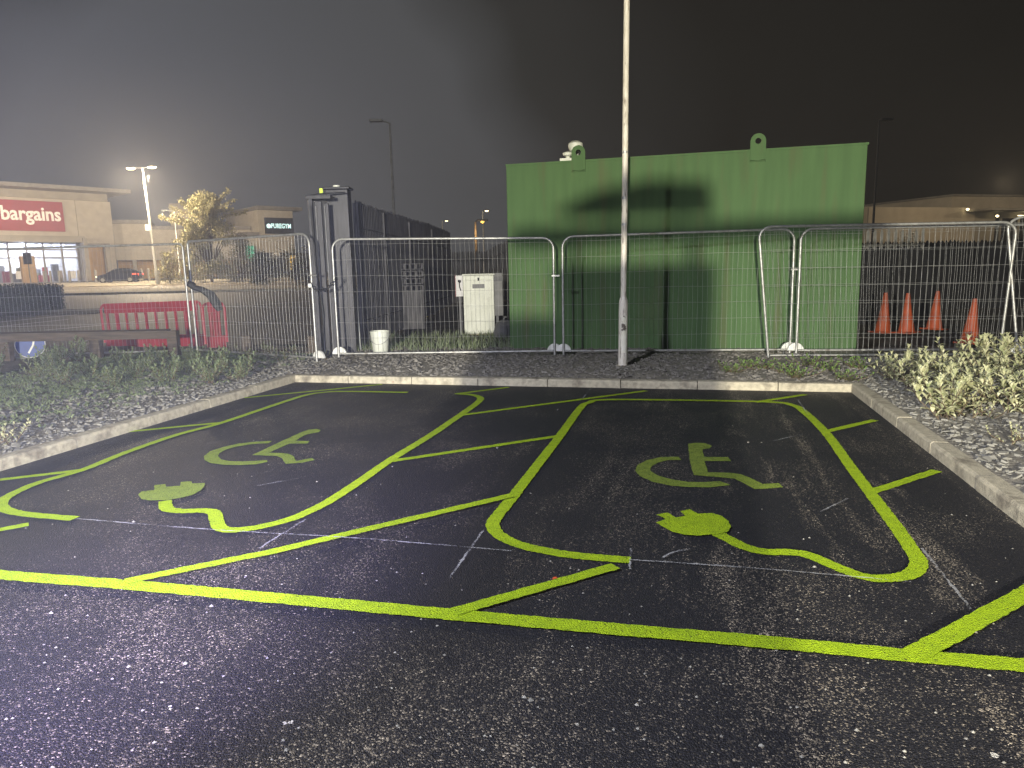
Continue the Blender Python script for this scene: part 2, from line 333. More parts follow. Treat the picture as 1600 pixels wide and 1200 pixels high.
# kerbs: units of real kerbstone laid end to end
def kerb(name, u0, v0, du, dv, n, ln, side, label):
    r_ = root(name, UV(u0, v0), 0, label, 'kerb', 'kerbs round the parking bays')
    k = 0; dirv = Vector((UU.x * du + VV.x * dv, UU.y * du + VV.y * dv, 0)); nr = Vector((UU.x * side[0] + VV.x * side[1], UU.y * side[0] + VV.y * side[1], 0))
    up = Vector((0, 0, 1))
    for k in range(n):
        j = random.uniform(-.003, .003); zt = .098 + random.uniform(-.003, .003)
        a = dirv * (k * ln + .005); b = dirv * ((k + 1) * ln - .005)
        prof = [(0 + j, -.05), (0 + j, zt - .022), (.007 + j, zt - .006), (.02 + j, zt), (KW, zt), (KW, -.05)]
        m = MB(); m.prism([a + nr * x + up * z for x, z in prof], b - a)
        m.build('kerbstone', M['kerb'], r_)
kerb('kerb', -KW, 0, 1, 0, 8, (WID + 2 * KW) / 8, (0, 1), 'pale concrete kerb along the back of the two bays')
kerb('kerb', 0, -.002, 0, -1, 14, .92, (-1, 0), 'pale concrete kerb beside the slate chip bed, left of the bays')
kerb('kerb', WID, -.002, 0, -1, 14, .92, (1, 0), 'pale concrete kerb beside the right bed with leafy shrubs')

# ------------------------------------------------------------------ PAINTED MARKINGS
def catmull(P, st=.03):
    out = []
    P = [P[0] * 2 - P[1]] + P + [P[-1] * 2 - P[-2]]
    for a, b, c, d in zip(P, P[1:], P[2:], P[3:]):
        n = max(1, int((c - b).length / st))
        for k in range(n):
            t = k / n; out.append(.5 * ((2 * b) + (c - a) * t + (2 * a - 5 * b + 4 * c - d) * t * t + (3 * b - a - 3 * c + d) * t ** 3))
    out.append(P[-2]); return out
def stripe(name, pix, wd, z, m, label, smooth=True, cat='road marking', group=None, jit=.0035, st=.03):
    P = [G(x, y) for x, y in pix]; P = [Vector((p.x, p.y)) for p in P]
    if smooth: C = catmull(P, st)
    else:
        C = []
        for a, b in zip(P, P[1:]):
            n = max(1, int((b - a).length / st)); C += [a.lerp(b, k / n) for k in range(n)]
        C.append(P[-1])
    o0 = C[len(C) // 2]; mb = MB(); n = len(C)
    for k, p in enumerate(C):
        t = (C[min(n - 1, k + 1)] - C[max(0, k - 1)]).normalized(); nn = Vector((-t.y, t.x))
        for s in (1, -1):
            q = p + nn * s * (wd / 2 + random.uniform(-jit, jit)) - o0; mb.v.append((q.x, q.y, 0))
    for k in range(n - 1): mb.f.append((2 * k, 2 * k + 1, 2 * k + 3, 2 * k + 2))
    return tag(mb.build(name, m, loc=(o0.x, o0.y, z), recalc=False), label, cat, group)
def blot(name, polys, z, m, label, org, sc, cat='road marking'):
    mb = MB(); c0 = None
    for poly in polys:
        P = [G(org[0] + x / sc, org[1] + y / sc) for x, y in poly]
        if c0 is None: c0 = sum(P, Vector()) / len(P)
        Q = []
        for a, b in zip(P, P[1:] + P[:1]):
            n = max(1, int((b - a).length / .03))
            for k in range(n): p = a.lerp(b, k / n); Q.append(p - c0 + (Vector((random.uniform(-.003, .003), random.uniform(-.003, .003), 0)) if k else Vector()))
        mb.poly(Q)
    import bmesh
    me = bpy.data.meshes.new(name); me.from_pydata(mb.v, [], mb.f); bm = bmesh.new(); bm.from_mesh(me); bmesh.ops.triangulate(bm, faces=bm.faces)
    for f in bm.faces:
        if f.normal.z < 0: f.normal_flip()
    bm.to_mesh(me); bm.free(); me.materials.append(m)
    o = bpy.data.objects.new(name, me); COL.objects.link(o); o.location = (c0.x, c0.y, z); return tag(o, label, cat)
stripe('bay_line', [(-260, 876), (0, 901), (200, 917), (400, 935), (700, 963), (1000, 990), (1230, 1010), (1450, 1031), (1640, 1047)], .098, .012, M['lime'], 'long lime green line running across the foreground, ending both bays')
stripe('bay_outline', [(117, 812), (50, 806), (15, 800), (2, 790), (10, 779), (30, 768), (65, 754), (130, 735), (200, 707), (275, 681), (345, 662), (425, 635), (475, 619), (505, 614), (540, 612.5), (637, 614)], .078, .008, M['lime'], 'lime green line curving round the far left side of the left bay')
stripe('bay_outline', [(712, 616), (735, 617.5), (750, 622), (746, 630), (720, 649), (670, 683), (610, 720), (560, 755), (515, 784), (480, 802), (450, 814), (400, 826), (360, 830), (343, 825), (338, 813), (335, 803), (320, 799.5), (280, 800), (261, 796), (258, 784)], .082, .008, M['lime'], 'lime green right edge of the left bay, curling into a plug cable', st=.015)
stripe('bay_outline', [(985, 877.5), (900, 870), (850, 862), (815, 854), (785, 841), (771, 827), (774, 812), (802, 777), (838, 730), (875, 682), (907, 638), (920, 630), (945, 625.5), (1050, 626), (1200, 629), (1238, 634), (1257, 645), (1290, 677), (1325, 725), (1360, 772), (1400, 825), (1425, 862), (1435, 879), (1430, 894), (1410, 903), (1375, 906), (1345, 902), (1310, 889), (1270, 872), (1240, 865), (1195, 864), (1165, 857), (1140, 845), (1120, 835)], .082, .008, M['lime'], 'lime green outline round the right bay, ending in a plug cable', st=.015)
hat = 'diagonal hatch lines'
for pix, lb in (([(382, 622), (475, 613), (597, 601)], 'thin lime hatch line crossing the top corner of the left bay'),
                ([(200, 675), (345, 661)], 'lime hatch line between the left kerb and the left bay, middle of three'),
                ([(-40, 755), (130, 735)], 'lime hatch line meeting the left bay where its outline starts to curve'),
                ([(-40, 836), (45, 820)], 'short lime hatch stub at the left edge below the left bay curve'),
                ([(712, 616), (795, 605.5)], 'short lime hatch at the top of the gap between the bays'),
                ([(722, 649), (1010, 611)], 'lime hatch between the bays reaching the back of the right bay'),
                ([(612, 721), (872, 682)], 'lime hatch between the bays beside the left wheelchair symbol'),
                ([(195, 913), (420, 867), (800, 777)], 'longest lime hatch, from the front line up to the right bay'),
                ([(708, 961), (962, 889)], 'lime hatch stub rising from the front line towards the right bay corner'),
                ([(1425, 1030), (1640, 912)], 'wide lime hatch rising from the front line at the right edge'),
                ([(1290, 675), (1367, 657)], 'upper of two short lime hatches right of the right bay'),
                ([(1362, 769), (1464, 736)], 'lower of two short lime hatches right of the right bay'),
                ([(1180, 629), (1259, 617)], 'short lime hatch behind the right bay near the corner kerb')):
    stripe('hatch_line', pix, .074 if pix[0][1] < 1000 else .092, .016 if pix[0][1] > 880 else .0045, M['lime'], lb, False, group=hat)
blot('plug_symbol', [[(65, 540), (85, 522), (165, 512), (165, 485), (172, 480), (235, 475), (240, 492), (325, 486), (330, 462), (398, 457), (402, 471), (480, 468), (478, 485), (455, 515), (400, 545), (330, 562), (250, 575), (130, 578), (85, 570)]], .012, M['lime2'], 'lime electric plug symbol in the left bay', (200, 640), 4)
blot('wheelchair_symbol', [[(900, 198), (800, 203), (690, 215), (590, 238), (510, 265), (475, 295), (480, 320), (520, 338), (600, 348), (700, 350), (800, 345), (872, 330), (870, 318), (820, 322), (720, 327), (640, 325), (585, 315), (562, 295), (570, 275), (620, 250), (690, 232), (780, 218), (880, 213)],
    [(775, 288), (900, 228), (1080, 145), (1130, 128), (1180, 123), (1205, 130), (1195, 143), (1140, 153), (1100, 165), (1045, 197), (1135, 200), (1120, 215), (1010, 215), (880, 272), (960, 274), (1010, 281), (1035, 295), (1050, 325), (1150, 305), (1168, 318), (1090, 335), (985, 342), (960, 305), (930, 293)]], .0045, M['lime2'], 'faded lime wheelchair symbol in the left bay', (200, 640), 4)
blot('plug_symbol', [[(297, 797), (362, 775), (300, 748), (375, 735), (425, 766), (482, 757), (450, 725), (510, 713), (562, 742), (650, 738), (710, 755), (755, 790), (768, 825), (750, 855), (680, 870), (560, 880), (480, 875), (400, 855), (340, 822)]], .012, M['lime'], 'bright lime electric plug symbol in the right bay', (950, 620), 4)
blot('wheelchair_symbol', [[(440, 377), (330, 380), (240, 400), (185, 430), (170, 465), (200, 500), (280, 535), (400, 560), (520, 568), (640, 570), (765, 555), (700, 530), (600, 537), (500, 535), (400, 520), (310, 495), (265, 465), (270, 440), (310, 415), (370, 400), (458, 397)],
    [(500, 297), (560, 290), (610, 293), (650, 310), (635, 325), (590, 330), (600, 378), (750, 380), (768, 405), (605, 405), (625, 475), (760, 478), (830, 487), (900, 515), (965, 548), (1065, 542), (1095, 568), (990, 578), (915, 580), (850, 545), (790, 515), (680, 505), (535, 492), (510, 400), (503, 330)]], .0045, M['lime2'], 'bright lime wheelchair symbol in the right bay', (950, 620), 4)
ch = 'chalk setting-out lines'
for pix, wd, lb in (([(120, 815), (330, 832), (560, 846), (800, 866)], .010, 'long faint chalk line under the left bay plug cable'),
                    ([(985, 880), (1120, 889), (1260, 900), (1425, 915)], .010, 'long chalk line under the right bay plug cable'),
                    ([(755, 834), (703, 908)], .012, 'chalk line dropping from the right bay corner curve'),
                    ([(1440, 862), (1478, 910), (1520, 962)], .012, 'chalk line running from the right bay corner towards the right edge'),
                    ([(478, 816), (405, 862)], .010, 'faint chalk line crossing below the left bay line'),
                    ([(986, 862), (984, 895)], .010, 'chalk tick at the end of the right bay outline'),
                    ([(1036, 877), (1052, 868), (1078, 863)], .014, 'small curved chalk scuff under the right plug'),
                    ([(1282, 804), (1325, 783)], .012, 'chalk scuff in the right bay beside the dust streaks'),
                    ([(402, 763), (440, 756), (478, 749)], .010, 'chalk scuff beside the plug in the left bay'),
                    ([(1208, 692), (1255, 682)], .012, 'short chalk scuff right of the right wheelchair symbol'),
                    ([(1247, 628), (1262, 650)], .014, 'chalk line at the top right corner of the right bay'),
                    ([(905, 632), (925, 607)], .010, 'chalk line at the top left corner of the right bay')):
    stripe('chalk_line', pix, wd, .020, M['chalk'], lb, group=ch, jit=.004, st=.02)

# ------------------------------------------------------------------ STONES AND GROUND COVER
def chips(name, m, area, n, smin, smax, label, flat=.35, dens=None):
    mb = MB()
    for _ in range(n):
        u = random.uniform(area[0], area[1]); v = random.uniform(area[2], area[3])
        if dens and random.random() > dens(u, v): continue
        s = smin + (smax - smin) * random.random() ** 2.2; a = random.uniform(0, 6.28); p = UV(u, v, bedz(u, v) + s * .08); k = random.choice((4, 5, 5, 6))
        tx, ty = random.gauss(0, .28), random.gauss(0, .28); i = len(mb.v); h = s * flat * random.uniform(.5, 1)
        for lvl, sc_ in ((-1, 1), (1, .82)):
            for j in range(k):
                an = a + 6.283 * j / k + random.uniform(-.25, .25); r = s * .5 * random.uniform(.7, 1.15) * sc_; x = r * math.cos(an) * 1.3; y = r * math.sin(an) * .8
                ca, sa = math.cos(a), math.sin(a); X = x * ca - y * sa; Y = x * sa + y * ca
                mb.v.append((p.x + X, p.y + Y, p.z + X * tx + Y * ty + lvl * h * .5))
        mb.f.append(tuple(i + k + j for j in range(k)))
        for j in range(k): q = (j + 1) % k; mb.f.append((i + j, i + q, i + k + q, i + k + j))
    return tag(mb.build(name, m, recalc=False), label, name.replace('_', ' '), kind='stuff')
chips('slate_chips', M['slate'], (-4.2, -KW - .03, -7, 2.2), 19000, .014, .075, 'grey slate chips spread over the left bed', dens=lambda u, v: 1 if u > -1.7 else .35)
chips('slate_chips', M['slate'], (WID + KW + .03, WID + 3.6, -6, 2.4), 15000, .013, .075, 'pale slate chips spread over the right bed under the shrubs')
chips('bark_mulch', M['mulch'], (-.4, WID + .1, KW + .03, 3.4), 5200, .03, .085, 'dark wood mulch on the strip between kerb and mesh fence')

def leaf(mb, base, dirv, ln, wd, droop=.25, fold=.25):
    d = Vector(dirv).normalized(); s = d.cross(Vector((0, 0, 1)))
    if s.length < .05: s = Vector((1, 0, 0))
    s.normalize(); up = s.cross(d).normalized(); b = Vector(base); i = len(mb.v)
    m1 = b + d * ln * .4; m2 = b + d * ln * .75 - up * ln * droop * .35; t = b + d * ln - up * ln * droop
    f = up * wd * fold
    mb.v += [tuple(b), tuple(m1 + s * wd * .5 + f), tuple(m2 + s * wd * .42 + f), tuple(t), tuple(m2 - s * wd * .42 + f), tuple(m1 - s * wd * .5 + f), tuple(m1), tuple(m2)]
    mb.f += [(i, i + 1, i + 6), (i + 1, i + 2, i + 7, i + 6), (i + 2, i + 3, i + 7), (i, i + 6, i + 5), (i + 6, i + 7, i + 4, i + 5), (i + 7, i + 3, i + 4)]
def shrub_proto(name, seed, h, spread, stems, ln, wd, m, gap, lab, cat, dense=1):
    random.seed(seed); L_ = MB(); S_ = MB()
    for _ in range(stems):
        a = random.uniform(0, 6.28); tilt = random.uniform(.05, spread); hh = h * random.uniform(.6, 1.05); bx, by = random.uniform(-.09, .09), random.uniform(-.09, .09)
        pts = []; nseg = 6
        for k in range(nseg + 1):
            t = k / nseg; rr = tilt * t * (1 + .25 * math.sin(t * 3)); pts.append(Vector((bx + rr * math.cos(a) + random.uniform(-.01, .01), by + rr * math.sin(a) + random.uniform(-.01, .01), hh * t)))
        S_.tube(pts, [.006 * (1 - .6 * k / nseg) for k in range(nseg + 1)], 4)
        nl = int(hh / gap * dense); ph = random.uniform(0, 6)
        for k in range(nl):
            t = .12 + .88 * k / nl; q = t * nseg; i = min(nseg - 1, int(q)); p = pts[i].lerp(pts[i + 1], q - i); ph += 2.4
            el = random.uniform(.1, .9) + .4 * t; dv = Vector((math.cos(ph) * math.cos(el), math.sin(ph) * math.cos(el), math.sin(el)))
            leaf(L_, p, dv, ln * random.uniform(.6, 1.15), wd * random.uniform(.7, 1.1), random.uniform(.05, .5))
        for k in range(4):
            ph = 1.57 * k + random.random(); leaf(L_, pts[-1], (math.cos(ph) * .4, math.sin(ph) * .4, .9), ln * .7, wd * .7, .1)
    r_ = root(name, (0, 0, 0), 0, lab, cat); L_.build('leaves', m, r_, recalc=False); S_.build('stems', M['stem'], r_, recalc=False); return r_
def scatter(protos, spots, group, labels, smin=.8, smax=1.15):
    first = set()
    OR = ['leftmost', 'second from the left', 'third from the left', 'fourth from the left', 'fifth from the left', 'sixth from the left', 'seventh from the left', 'eighth from the left', 'ninth from the left', 'tenth from the left']
    if labels and labels[0].startswith('@'):
        kind, where = labels[0][1:].split('|'); order = sorted(range(len(spots)), key=lambda i: -toUV(spots[i])[1]); nr = 1 if len(spots) < 10 else (3 if len(spots) > 14 else 2)
        rn = [''] if nr == 1 else (['back', 'middle', 'front'] if nr == 3 else ['back', 'front']); labels = list(labels); per = -(-len(spots) // nr)
        for j in range(nr):
            row = sorted(order[j * per:(j + 1) * per], key=lambda i: spots[i].x / spots[i].y)
            for n_, i in enumerate(row): labels[i] = kind + ', ' + OR[n_] + (' in the ' + rn[j] + ' row ' if nr > 1 else ' ') + where
    for k, (p, lb) in enumerate(zip(spots, labels)):
        pr = protos[k % len(protos)]
        if id(pr) in first: o = copy_tree(pr)
        else: o = pr; first.add(id(pr))
        o.location = p; o.rotation_euler = (random.uniform(-.05, .05), random.uniform(-.05, .05), random.uniform(0, 6.28)); s = random.uniform(smin, smax); o.scale = (s, s, s); o['label'] = lb; o['group'] = group
def onbed(px, py):
    p = G(px, py, .1); u, v = toUV(p); return UV(u, v, bedz(u, v) - .01)
protR = [shrub_proto('leafy_shrub', 11 + k, .43, .32, 12, .125, .048, M['leafR'], .040, 'x', 'shrub') for k in range(3)]
pR = [(1392, 592), (1425, 604), (1450, 626), (1478, 600), (1500, 640), (1520, 612), (1548, 632), (1575, 602), (1590, 648), (1625, 640), (1640, 605), (1438, 582), (1540, 592), (1606, 618), (1480, 652), (1560, 575), (1610, 570), (1500, 577)]
scatter(protR, [onbed(*p) for p in pR], 'pale leafy shrubs in the right bed', ['@pale long leaved shrub|of the right bed'] * len(pR), .62, 1.02)
protL = [shrub_proto('bushy_plant', 31 + k, .40, .30, 16, .075, .026, M['leafL'], .019, 'x', 'plant') for k in range(3)]
pL = [(70, 592), (85, 582), (100, 600), (140, 588), (180, 602), (215, 590), (262, 598), (300, 586), (330, 600), (120, 566), (90, 572), (190, 570), (250, 570), (350, 575), (-14, 592), (372, 592), (-12, 566), (300, 566)]
scatter(protL, [onbed(*p) for p in pL], 'bushy plants in the left bed', ['@dull green bushy plant|of the left bed'] * len(pL), .6, .95)
protG = [shrub_proto('low_weed', 51 + k, .15, .30, 14, .05, .02, M['leafG'], .022, 'x', 'weed') for k in range(2)]
pG = [(1140, 582), (1165, 575), (1195, 578), (1228, 585), (1262, 572), (1290, 580), (1322, 592), (1340, 577), (1246, 590)]
scatter(protG, [onbed(*p) for p in pG], 'weeds at the foot of the mesh fence', ['@low green weed|on the strip below the green container'] * len(pG), .7, 1.1)
protM = [shrub_proto('small_plant', 61 + k, .24, .18, 9, .05, .018, M['leafL'], .024, 'x', 'plant') for k in range(2)]
pM = [(370, 552), (395, 566), (440, 565), (465, 556), (505, 562), (512, 553), (420, 558)]
scatter(protM, [onbed(*p) for p in pM], 'small plants by the tall gate', ['@small leafy plant|below the mesh panel beside the tall gate'] * len(pM), .6, 1.1)
o = shrub_proto('yellow_weed', 77, .16, .25, 9, .045, .022, M['leafR'], .025, 'small yellow green weed on the slate chips at the left edge', 'weed'); o.location = onbed(12, 690)
o = copy_tree(o); o.location = onbed(1530, 652); o['label'] = 'small pale weed on the chips in front of the right shrubs'
o = copy_tree(o); o.location = onbed(1590, 690); o.scale = (.8,) * 3; o['label'] = 'small pale weed on the chips at the right edge'
random.seed(99)
mb = MB()
for _ in range(3400):
    u = -random.uniform(.55, 4.5) ; v = random.uniform(-5.5, 2.2)
    if random.random() > (.25 + .75 * min(1, (-u - .8) / 1.4)): continue
    p = UV(u, v, bedz(u, v))
    for k in range(random.randint(4, 9)):
        a = random.uniform(0, 6.28); q = p + Vector((random.uniform(-.06, .06), random.uniform(-.06, .06), .01)); leaf(mb, q, (math.cos(a), math.sin(a), random.uniform(.3, 1.6)), random.uniform(.03, .075), random.uniform(.010, .02))
tag(mb.build('ground_cover', M['leafL'], recalc=False), 'low dull green ground cover creeping between the slate chips in the left bed', 'ground cover', kind='stuff')
mb = MB()
for _ in range(2600):
    p = D(random.uniform(530, 800), 540, random.uniform(12.3, 15.5)); u, v = toUV(p); z = max(bedz(u, v) if v < 5 else -1, terr(p.y)); a = random.uniform(0, 6.28)
    i = len(mb.v); h = random.uniform(.05, .17); w_ = .008; c, s = math.cos(a), math.sin(a); lx, ly = random.gauss(0, .04), random.gauss(0, .04)
    mb.v += [(p.x - c * w_, p.y - s * w_, z - .01), (p.x + c * w_, p.y + s * w_, z - .01), (p.x + lx, p.y + ly, z + h)]; mb.f.append((i, i + 1, i + 2))
tag(mb.build('rough_grass', M['leafL'], recalc=False), 'rough grass on the ground round the white cabinet', 'grass', kind='stuff')

# ------------------------------------------------------------------ MESH FENCE PANELS
def panel(pl, pr, hl, hr, label, lean=0., discs=(1, 1), nv=None, clamp=True, rads=(.17, .17), splay=(0, 0), wire_r=.0017, back=0):
    pl = Vector(pl); pr = Vector(pr); dx = pr - pl; W = math.hypot(dx.x, dx.y); rz = math.atan2(dx.y, dx.x)
    r_ = root('mesh_fence_panel', pl, rz, label, 'fence panel', 'temporary mesh fence panels'); r_.rotation_euler = (lean, 0, rz)
    sl = dx.z / W
    def zb(x): return sl * x
    def zt(x): return hl + (hr + dx.z - hl) * x / W
    LO = .065; ra, rb = rads; top = []
    def sk(x, z): t = max(0, z - zb(x)) / hl; return x + (splay[0] * (1 - x / W) + splay[1] * x / W) * t
    for k in range(7): a = math.pi * (1 - k / 12); top.append((ra + ra * math.cos(a), 0, zt(0) - ra + ra * math.sin(a)))
    for k in range(7): a = math.pi * (.5 - k / 12); top.append((W - rb + rb * math.cos(a), 0, zt(W) - rb + rb * math.sin(a)))
    top = [(sk(x, z), y, z) for x, y, z in top]
    fr = MB(); fr.tube([(0, 0, 0)] + top + [(W, 0, dx.z)], .019, 10)
    fr.tube([(.019, 0, zb(0) + LO), (W / 2, 0, (zb(W)) / 2 + LO), (W - .019, 0, zb(W) + LO)], .016, 8)
    fr.build('frame', M['galv'], r_, smooth=True)
    wm = MB(); n = nv or int(W / .073); ph = random.uniform(0, 6)
    for k in range(1, n):
        x = W * k / n; dz = 0
        for e_, rr in ((x, ra), (W - x, rb)):
            if e_ < rr: dz = rr - math.sqrt(max(0, rr * rr - (rr - e_) ** 2))
        z0 = zb(x) + LO; z1 = zt(x) - dz; pts = []
        for q in range(9):
            t = q / 8; bow = math.sin(x * 1.7 + ph) * math.sin(t * 3.14) * .014 + math.sin(x * 4 + t * 5 + ph) * .003; z = z0 + (z1 - z0) * t
            pts.append((sk(x, z) + random.uniform(-.0025, .0025) + .004 * math.sin(t * 9 + x * 3 + ph), bow - .004, z))
        wm.tube(pts, wire_r, 4, False)
    for k in range(1, 8):
        pts = []; t = k / 7.3
        for q in range(17):
            x = .02 + (W - .04) * q / 16; z = zb(x) + LO + (zt(x) - zb(x) - LO) * t; bow = math.sin(x * 1.7 + ph) * math.sin(t * 3.14) * .014
            pts.append((sk(x, z), bow, z + math.sin(q * 1.3 + k) * .004))
        wm.tube(pts, wire_r, 4, False)
    wm.build('wire_mesh', M['wire'], r_)
    for s, on in ((0, discs[0]), (1, discs[1])):
        if not on: continue
        c = .0 if s == 0 else W; z = zb(c) + .055; m = MB(); pts = [(c + .12 * math.cos(a), .025, z + .12 * math.sin(a)) for a in [math.pi * k / 14 for k in range(15)]]
        m.prism(pts, (0, .05, 0)); m.build('foot_disc', M['disc'], r_, bevel=.008)
    if clamp:
        m = MB(); zc = zt(W) * .68; m.box(W - .03, W + .09, -.028, .028, zc - .012, zc + .012); m.tube([(W + .03, -.05, zc), (W + .03, .05, zc)], .008, 6); m.build('clamp', M['galv'], r_)
    return r_
def E_(px, d, z=.10): p = D(px, 500, d); return Vector((p.x, p.y, z))
panel(E_(-15, 12.9, .06), E_(296, 12.9, .08), 1.97, 1.97, 'wire mesh fence panel at the far left, in front of the red barrier', discs=(0, 0), rads=(.05, .07))
panel(E_(304, 12.75, .10), E_(491, 11.15, .10), 1.98, 1.99, 'wire mesh fence panel angled towards the tall gate, with the rubber strap on its post', discs=(0, 1), nv=40, rads=(.06, .17))
panel(E_(526, 11.55, .11), E_(866, 11.3, .11), 1.90, 1.84, 'wire mesh fence panel in front of the white cabinet and bucket', discs=(1, 1))
panel(E_(880, 11.25, .11), E_(1236, 10.85, .10), 1.85, 1.88, 'wire mesh fence panel in front of the green container, behind the lamp column', discs=(1, 1))
panel(E_(1246, 10.75, .10), E_(1650, 10.2, .10), 1.87, 1.84, 'wire mesh fence panel right of the container joint, behind the leaning panel', discs=(1, 0))
pl_ = E_(1203, 10.45, .07); pr_ = E_(1566, 10.0, .07)
panel(pl_, pr_, 1.93, 1.90, 'wire mesh fence panel leaning towards the camera in front of the cones', lean=R(2.5), discs=(0, 0), clamp=False, splay=(-.22, .04))
panel(E_(1596, 9.85, .10), E_(1850, 8.6, .10), 1.93, 1.93, 'slanting wire mesh fence panel cut off by the right edge', lean=R(2), discs=(1, 0), clamp=False, splay=(-.26, 0))

# ------------------------------------------------------------------ LAMP COLUMN IN FRONT
p = onbed(973, 571); r_ = root('lamp_column', (p.x, p.y, p.z), 0, 'tall pale steel column standing on the mulch before the green container', 'lamp column')
r_.rotation_euler = (0, R(.45), 0)
lathe([(.066, 0), (.066, .02), (.064, .88), (.060, .93), (.040, .985), (.040, 1.0)], 20).build('base_section', M['column'], r_, smooth=True)
m = MB(); m.tube([(0, 0, .99), (0, 0, 1.6), (.004, 0, 2.4), (0, 0, 3.4), (0, 0, 6)], [.041, .041, .040, .039, .038], 16); m.build('shaft', M['column'], r_, smooth=True)
m = MB()
pts = [(.0665 * math.sin(a), -.0665 * math.cos(a)) for a in [R(-30 + 12 * k) for k in range(7)]]
for (x0, y0), (x1, y1) in zip(pts, pts[1:]): m.poly([(x0, y0, .20), (x1, y1, .20), (x1, y1, .72), (x0, y0, .72)])
m.build('sticker', M['sticker'], r_)
m = MB()
for zc in (1.95, 2.3, 2.9): lathe([(.038, zc), (.041, zc + .006), (.041, zc + .03), (.038, zc + .036)], 16, m)
m.build('band', M['galv'], r_)
mb = lathe([(.11, 0), (.12, .004), (.09, .02)], 20); mb.build('collar', M['kerb'], r_)
m = MB(); m.tube([(0, 0, 5.95), (.0, -.1, 6.02), (0, -.5, 6.05)], .03, 8); m.box(-.11, .11, -1.0, -.45, 6.0, 6.09); m.build('lamp_head', M['galv'], r_)

# ------------------------------------------------------------------ GREEN CONTAINER
bl = D(797, 545, 12.5); br = D(1338, 545, 11.05); bl.z = br.z = -.02
dx = br - bl; BW = dx.length; rz = math.atan2(dx.y, dx.x); BH = 3.24
r_ = root('green_container', bl, rz, 'large plain green steel container behind the mesh fence', 'container')
m = MB(); m.box(0, BW, 0, 2.5, 0, BH); m.build('shell', M['green'], r_, bevel=.012)
m = MB(); m.box(-.004, BW + .012, -.012, .04, BH - .02, BH + .014); m.box(-.004, BW + .012, 2.46, 2.512, BH - .02, BH + .014); m.build('top_rim', M['green'], r_)
for fx in (.222, .722):
    lx = BW * fx; m = MB(); rr = .115; P2 = []
    for k in range(13): a = math.pi * k / 12; P2.append((lx + rr * math.cos(a), BH + .13 + rr * math.sin(a)))
    P2 += [(lx - rr, BH - .16), (lx + rr, BH - .16)]
    hole = [(lx + .045 * math.cos(2 * math.pi * k / 16), BH + .13 + .045 * math.sin(2 * math.pi * k / 16)) for k in range(16)]
    # plate with a round hole: ring of quads between hole and outline
    out = []
    for k in range(16):
        a = 2 * math.pi * k / 16; dx_, dz_ = math.cos(a), math.sin(a)
        if dz_ >= 0: out.append((lx + rr * dx_, BH + .13 + rr * dz_))
        else:
            t = min(rr / max(1e-6, abs(dx_)), .29 / max(1e-6, -dz_)); out.append((lx + t * dx_, BH + .13 + t * dz_))
    for k in range(16):
        j = (k + 1) % 16; a_, b_, c_, d_ = hole[k], out[k], out[j], hole[j]
        m.hull8([(a_[0], -.014, a_[1]), (b_[0], -.014, b_[1]), (c_[0], -.014, c_[1]), (d_[0], -.014, d_[1]), (a_[0], -.040, a_[1]), (b_[0], -.040, b_[1]), (c_[0], -.040, c_[1]), (d_[0], -.040, d_[1])])
    m.box(lx - .115, lx + .115, -.0145, -.0395, BH - .16, BH - .158)
    m.build('lifting_lug', M['green'], r_)
    m = MB(); m.box(lx - .12, lx + .12, -.03, -.003, BH - .175, BH - .162); m.build('weld_plate', M['green'], r_)
m = MB(); lathe([(.05, BH - .01), (.05, BH + .22), (.10, BH + .24), (.125, BH + .30), (.125, BH + .36), (.07, BH + .40)], 16, m, BW * .198, .5); m.build('vent_cowl', M['cab'], r_, smooth=True)
m = MB(); lathe([(.035, BH - .01), (.035, BH + .10), (.085, BH + .12), (.09, BH + .16), (.03, BH + .19)], 16, m, BW * .185, .16); m.build('vent_cowl', M['cab'], r_, smooth=True)
for fx in (.197, .247, .50, .697, .747): m = MB(); m.box(BW * fx - .008, BW * fx + .008, -.0035, .02, .05, BH - .18); m.build('weld_seam', M['green'], r_)
m = MB(); m.box(BW * .165, BW * .20, .02, .12, BH + .015, BH + .06); m.build('pipe_bracket', M['cab'], r_)

# ------------------------------------------------------------------ TALL GATE AND BOARD FENCE
g0 = E_(497, 11.75, 0); g1 = E_(521, 11.9, 0)
r_ = root('folding_gate', g0, 0, 'tall dark steel gate folded up between two mesh fence panels', 'gate')
gw = g1.x - g0.x; gh = 2.66
for k in range(4):
    x = gw * k / 3; y = .16 * (k % 2); m = MB(); m.box(x - .035, x + .035, y - .03, y + .03, .05, gh - .02 * k); m.build('leaf_stile', M['gate_steel'], r_, bevel=.004)
m = MB()
for k in range(3):
    for t in (.3, .7):
        x = gw * (k + t) / 3; y = .16 * ((k % 2) * (1 - t) + ((k + 1) % 2) * t); m.tube([(x, y, .1), (x, y, gh - .1)], .012, 6)
m.build('leaf_bars', M['grey'], r_)
m = MB(); m.box(-.06, gw + .12, -.05, .3, gh, gh + .05); m.build('top_track', M['gate_steel'], r_)
m = MB(); m.tube([(-.05, .05, gh + .05), (gw * .5, .1, gh + .09), (gw + .3, .25, gh + .12)], .012, 6); m.build('top_arm', M['gate_steel'], r_)
m = MB(); m.tube([(.02, -.06, gh - .1), (.05, -.09, gh * .6), (.12, -.1, gh * .3), (.05, -.08, .1)], .014, 6); m.build('cable', M['black'], r_)
q = E_(540, 12.4, 0); r_ = root('gate_pillar', q, 0, 'broad dark gate pillar with a small yellow tag on its top', 'pillar')
m = MB(); m.box(-.18, .19, -.13, .14, 0, 2.86); m.build('post', M['gate_steel'], r_, bevel=.01)
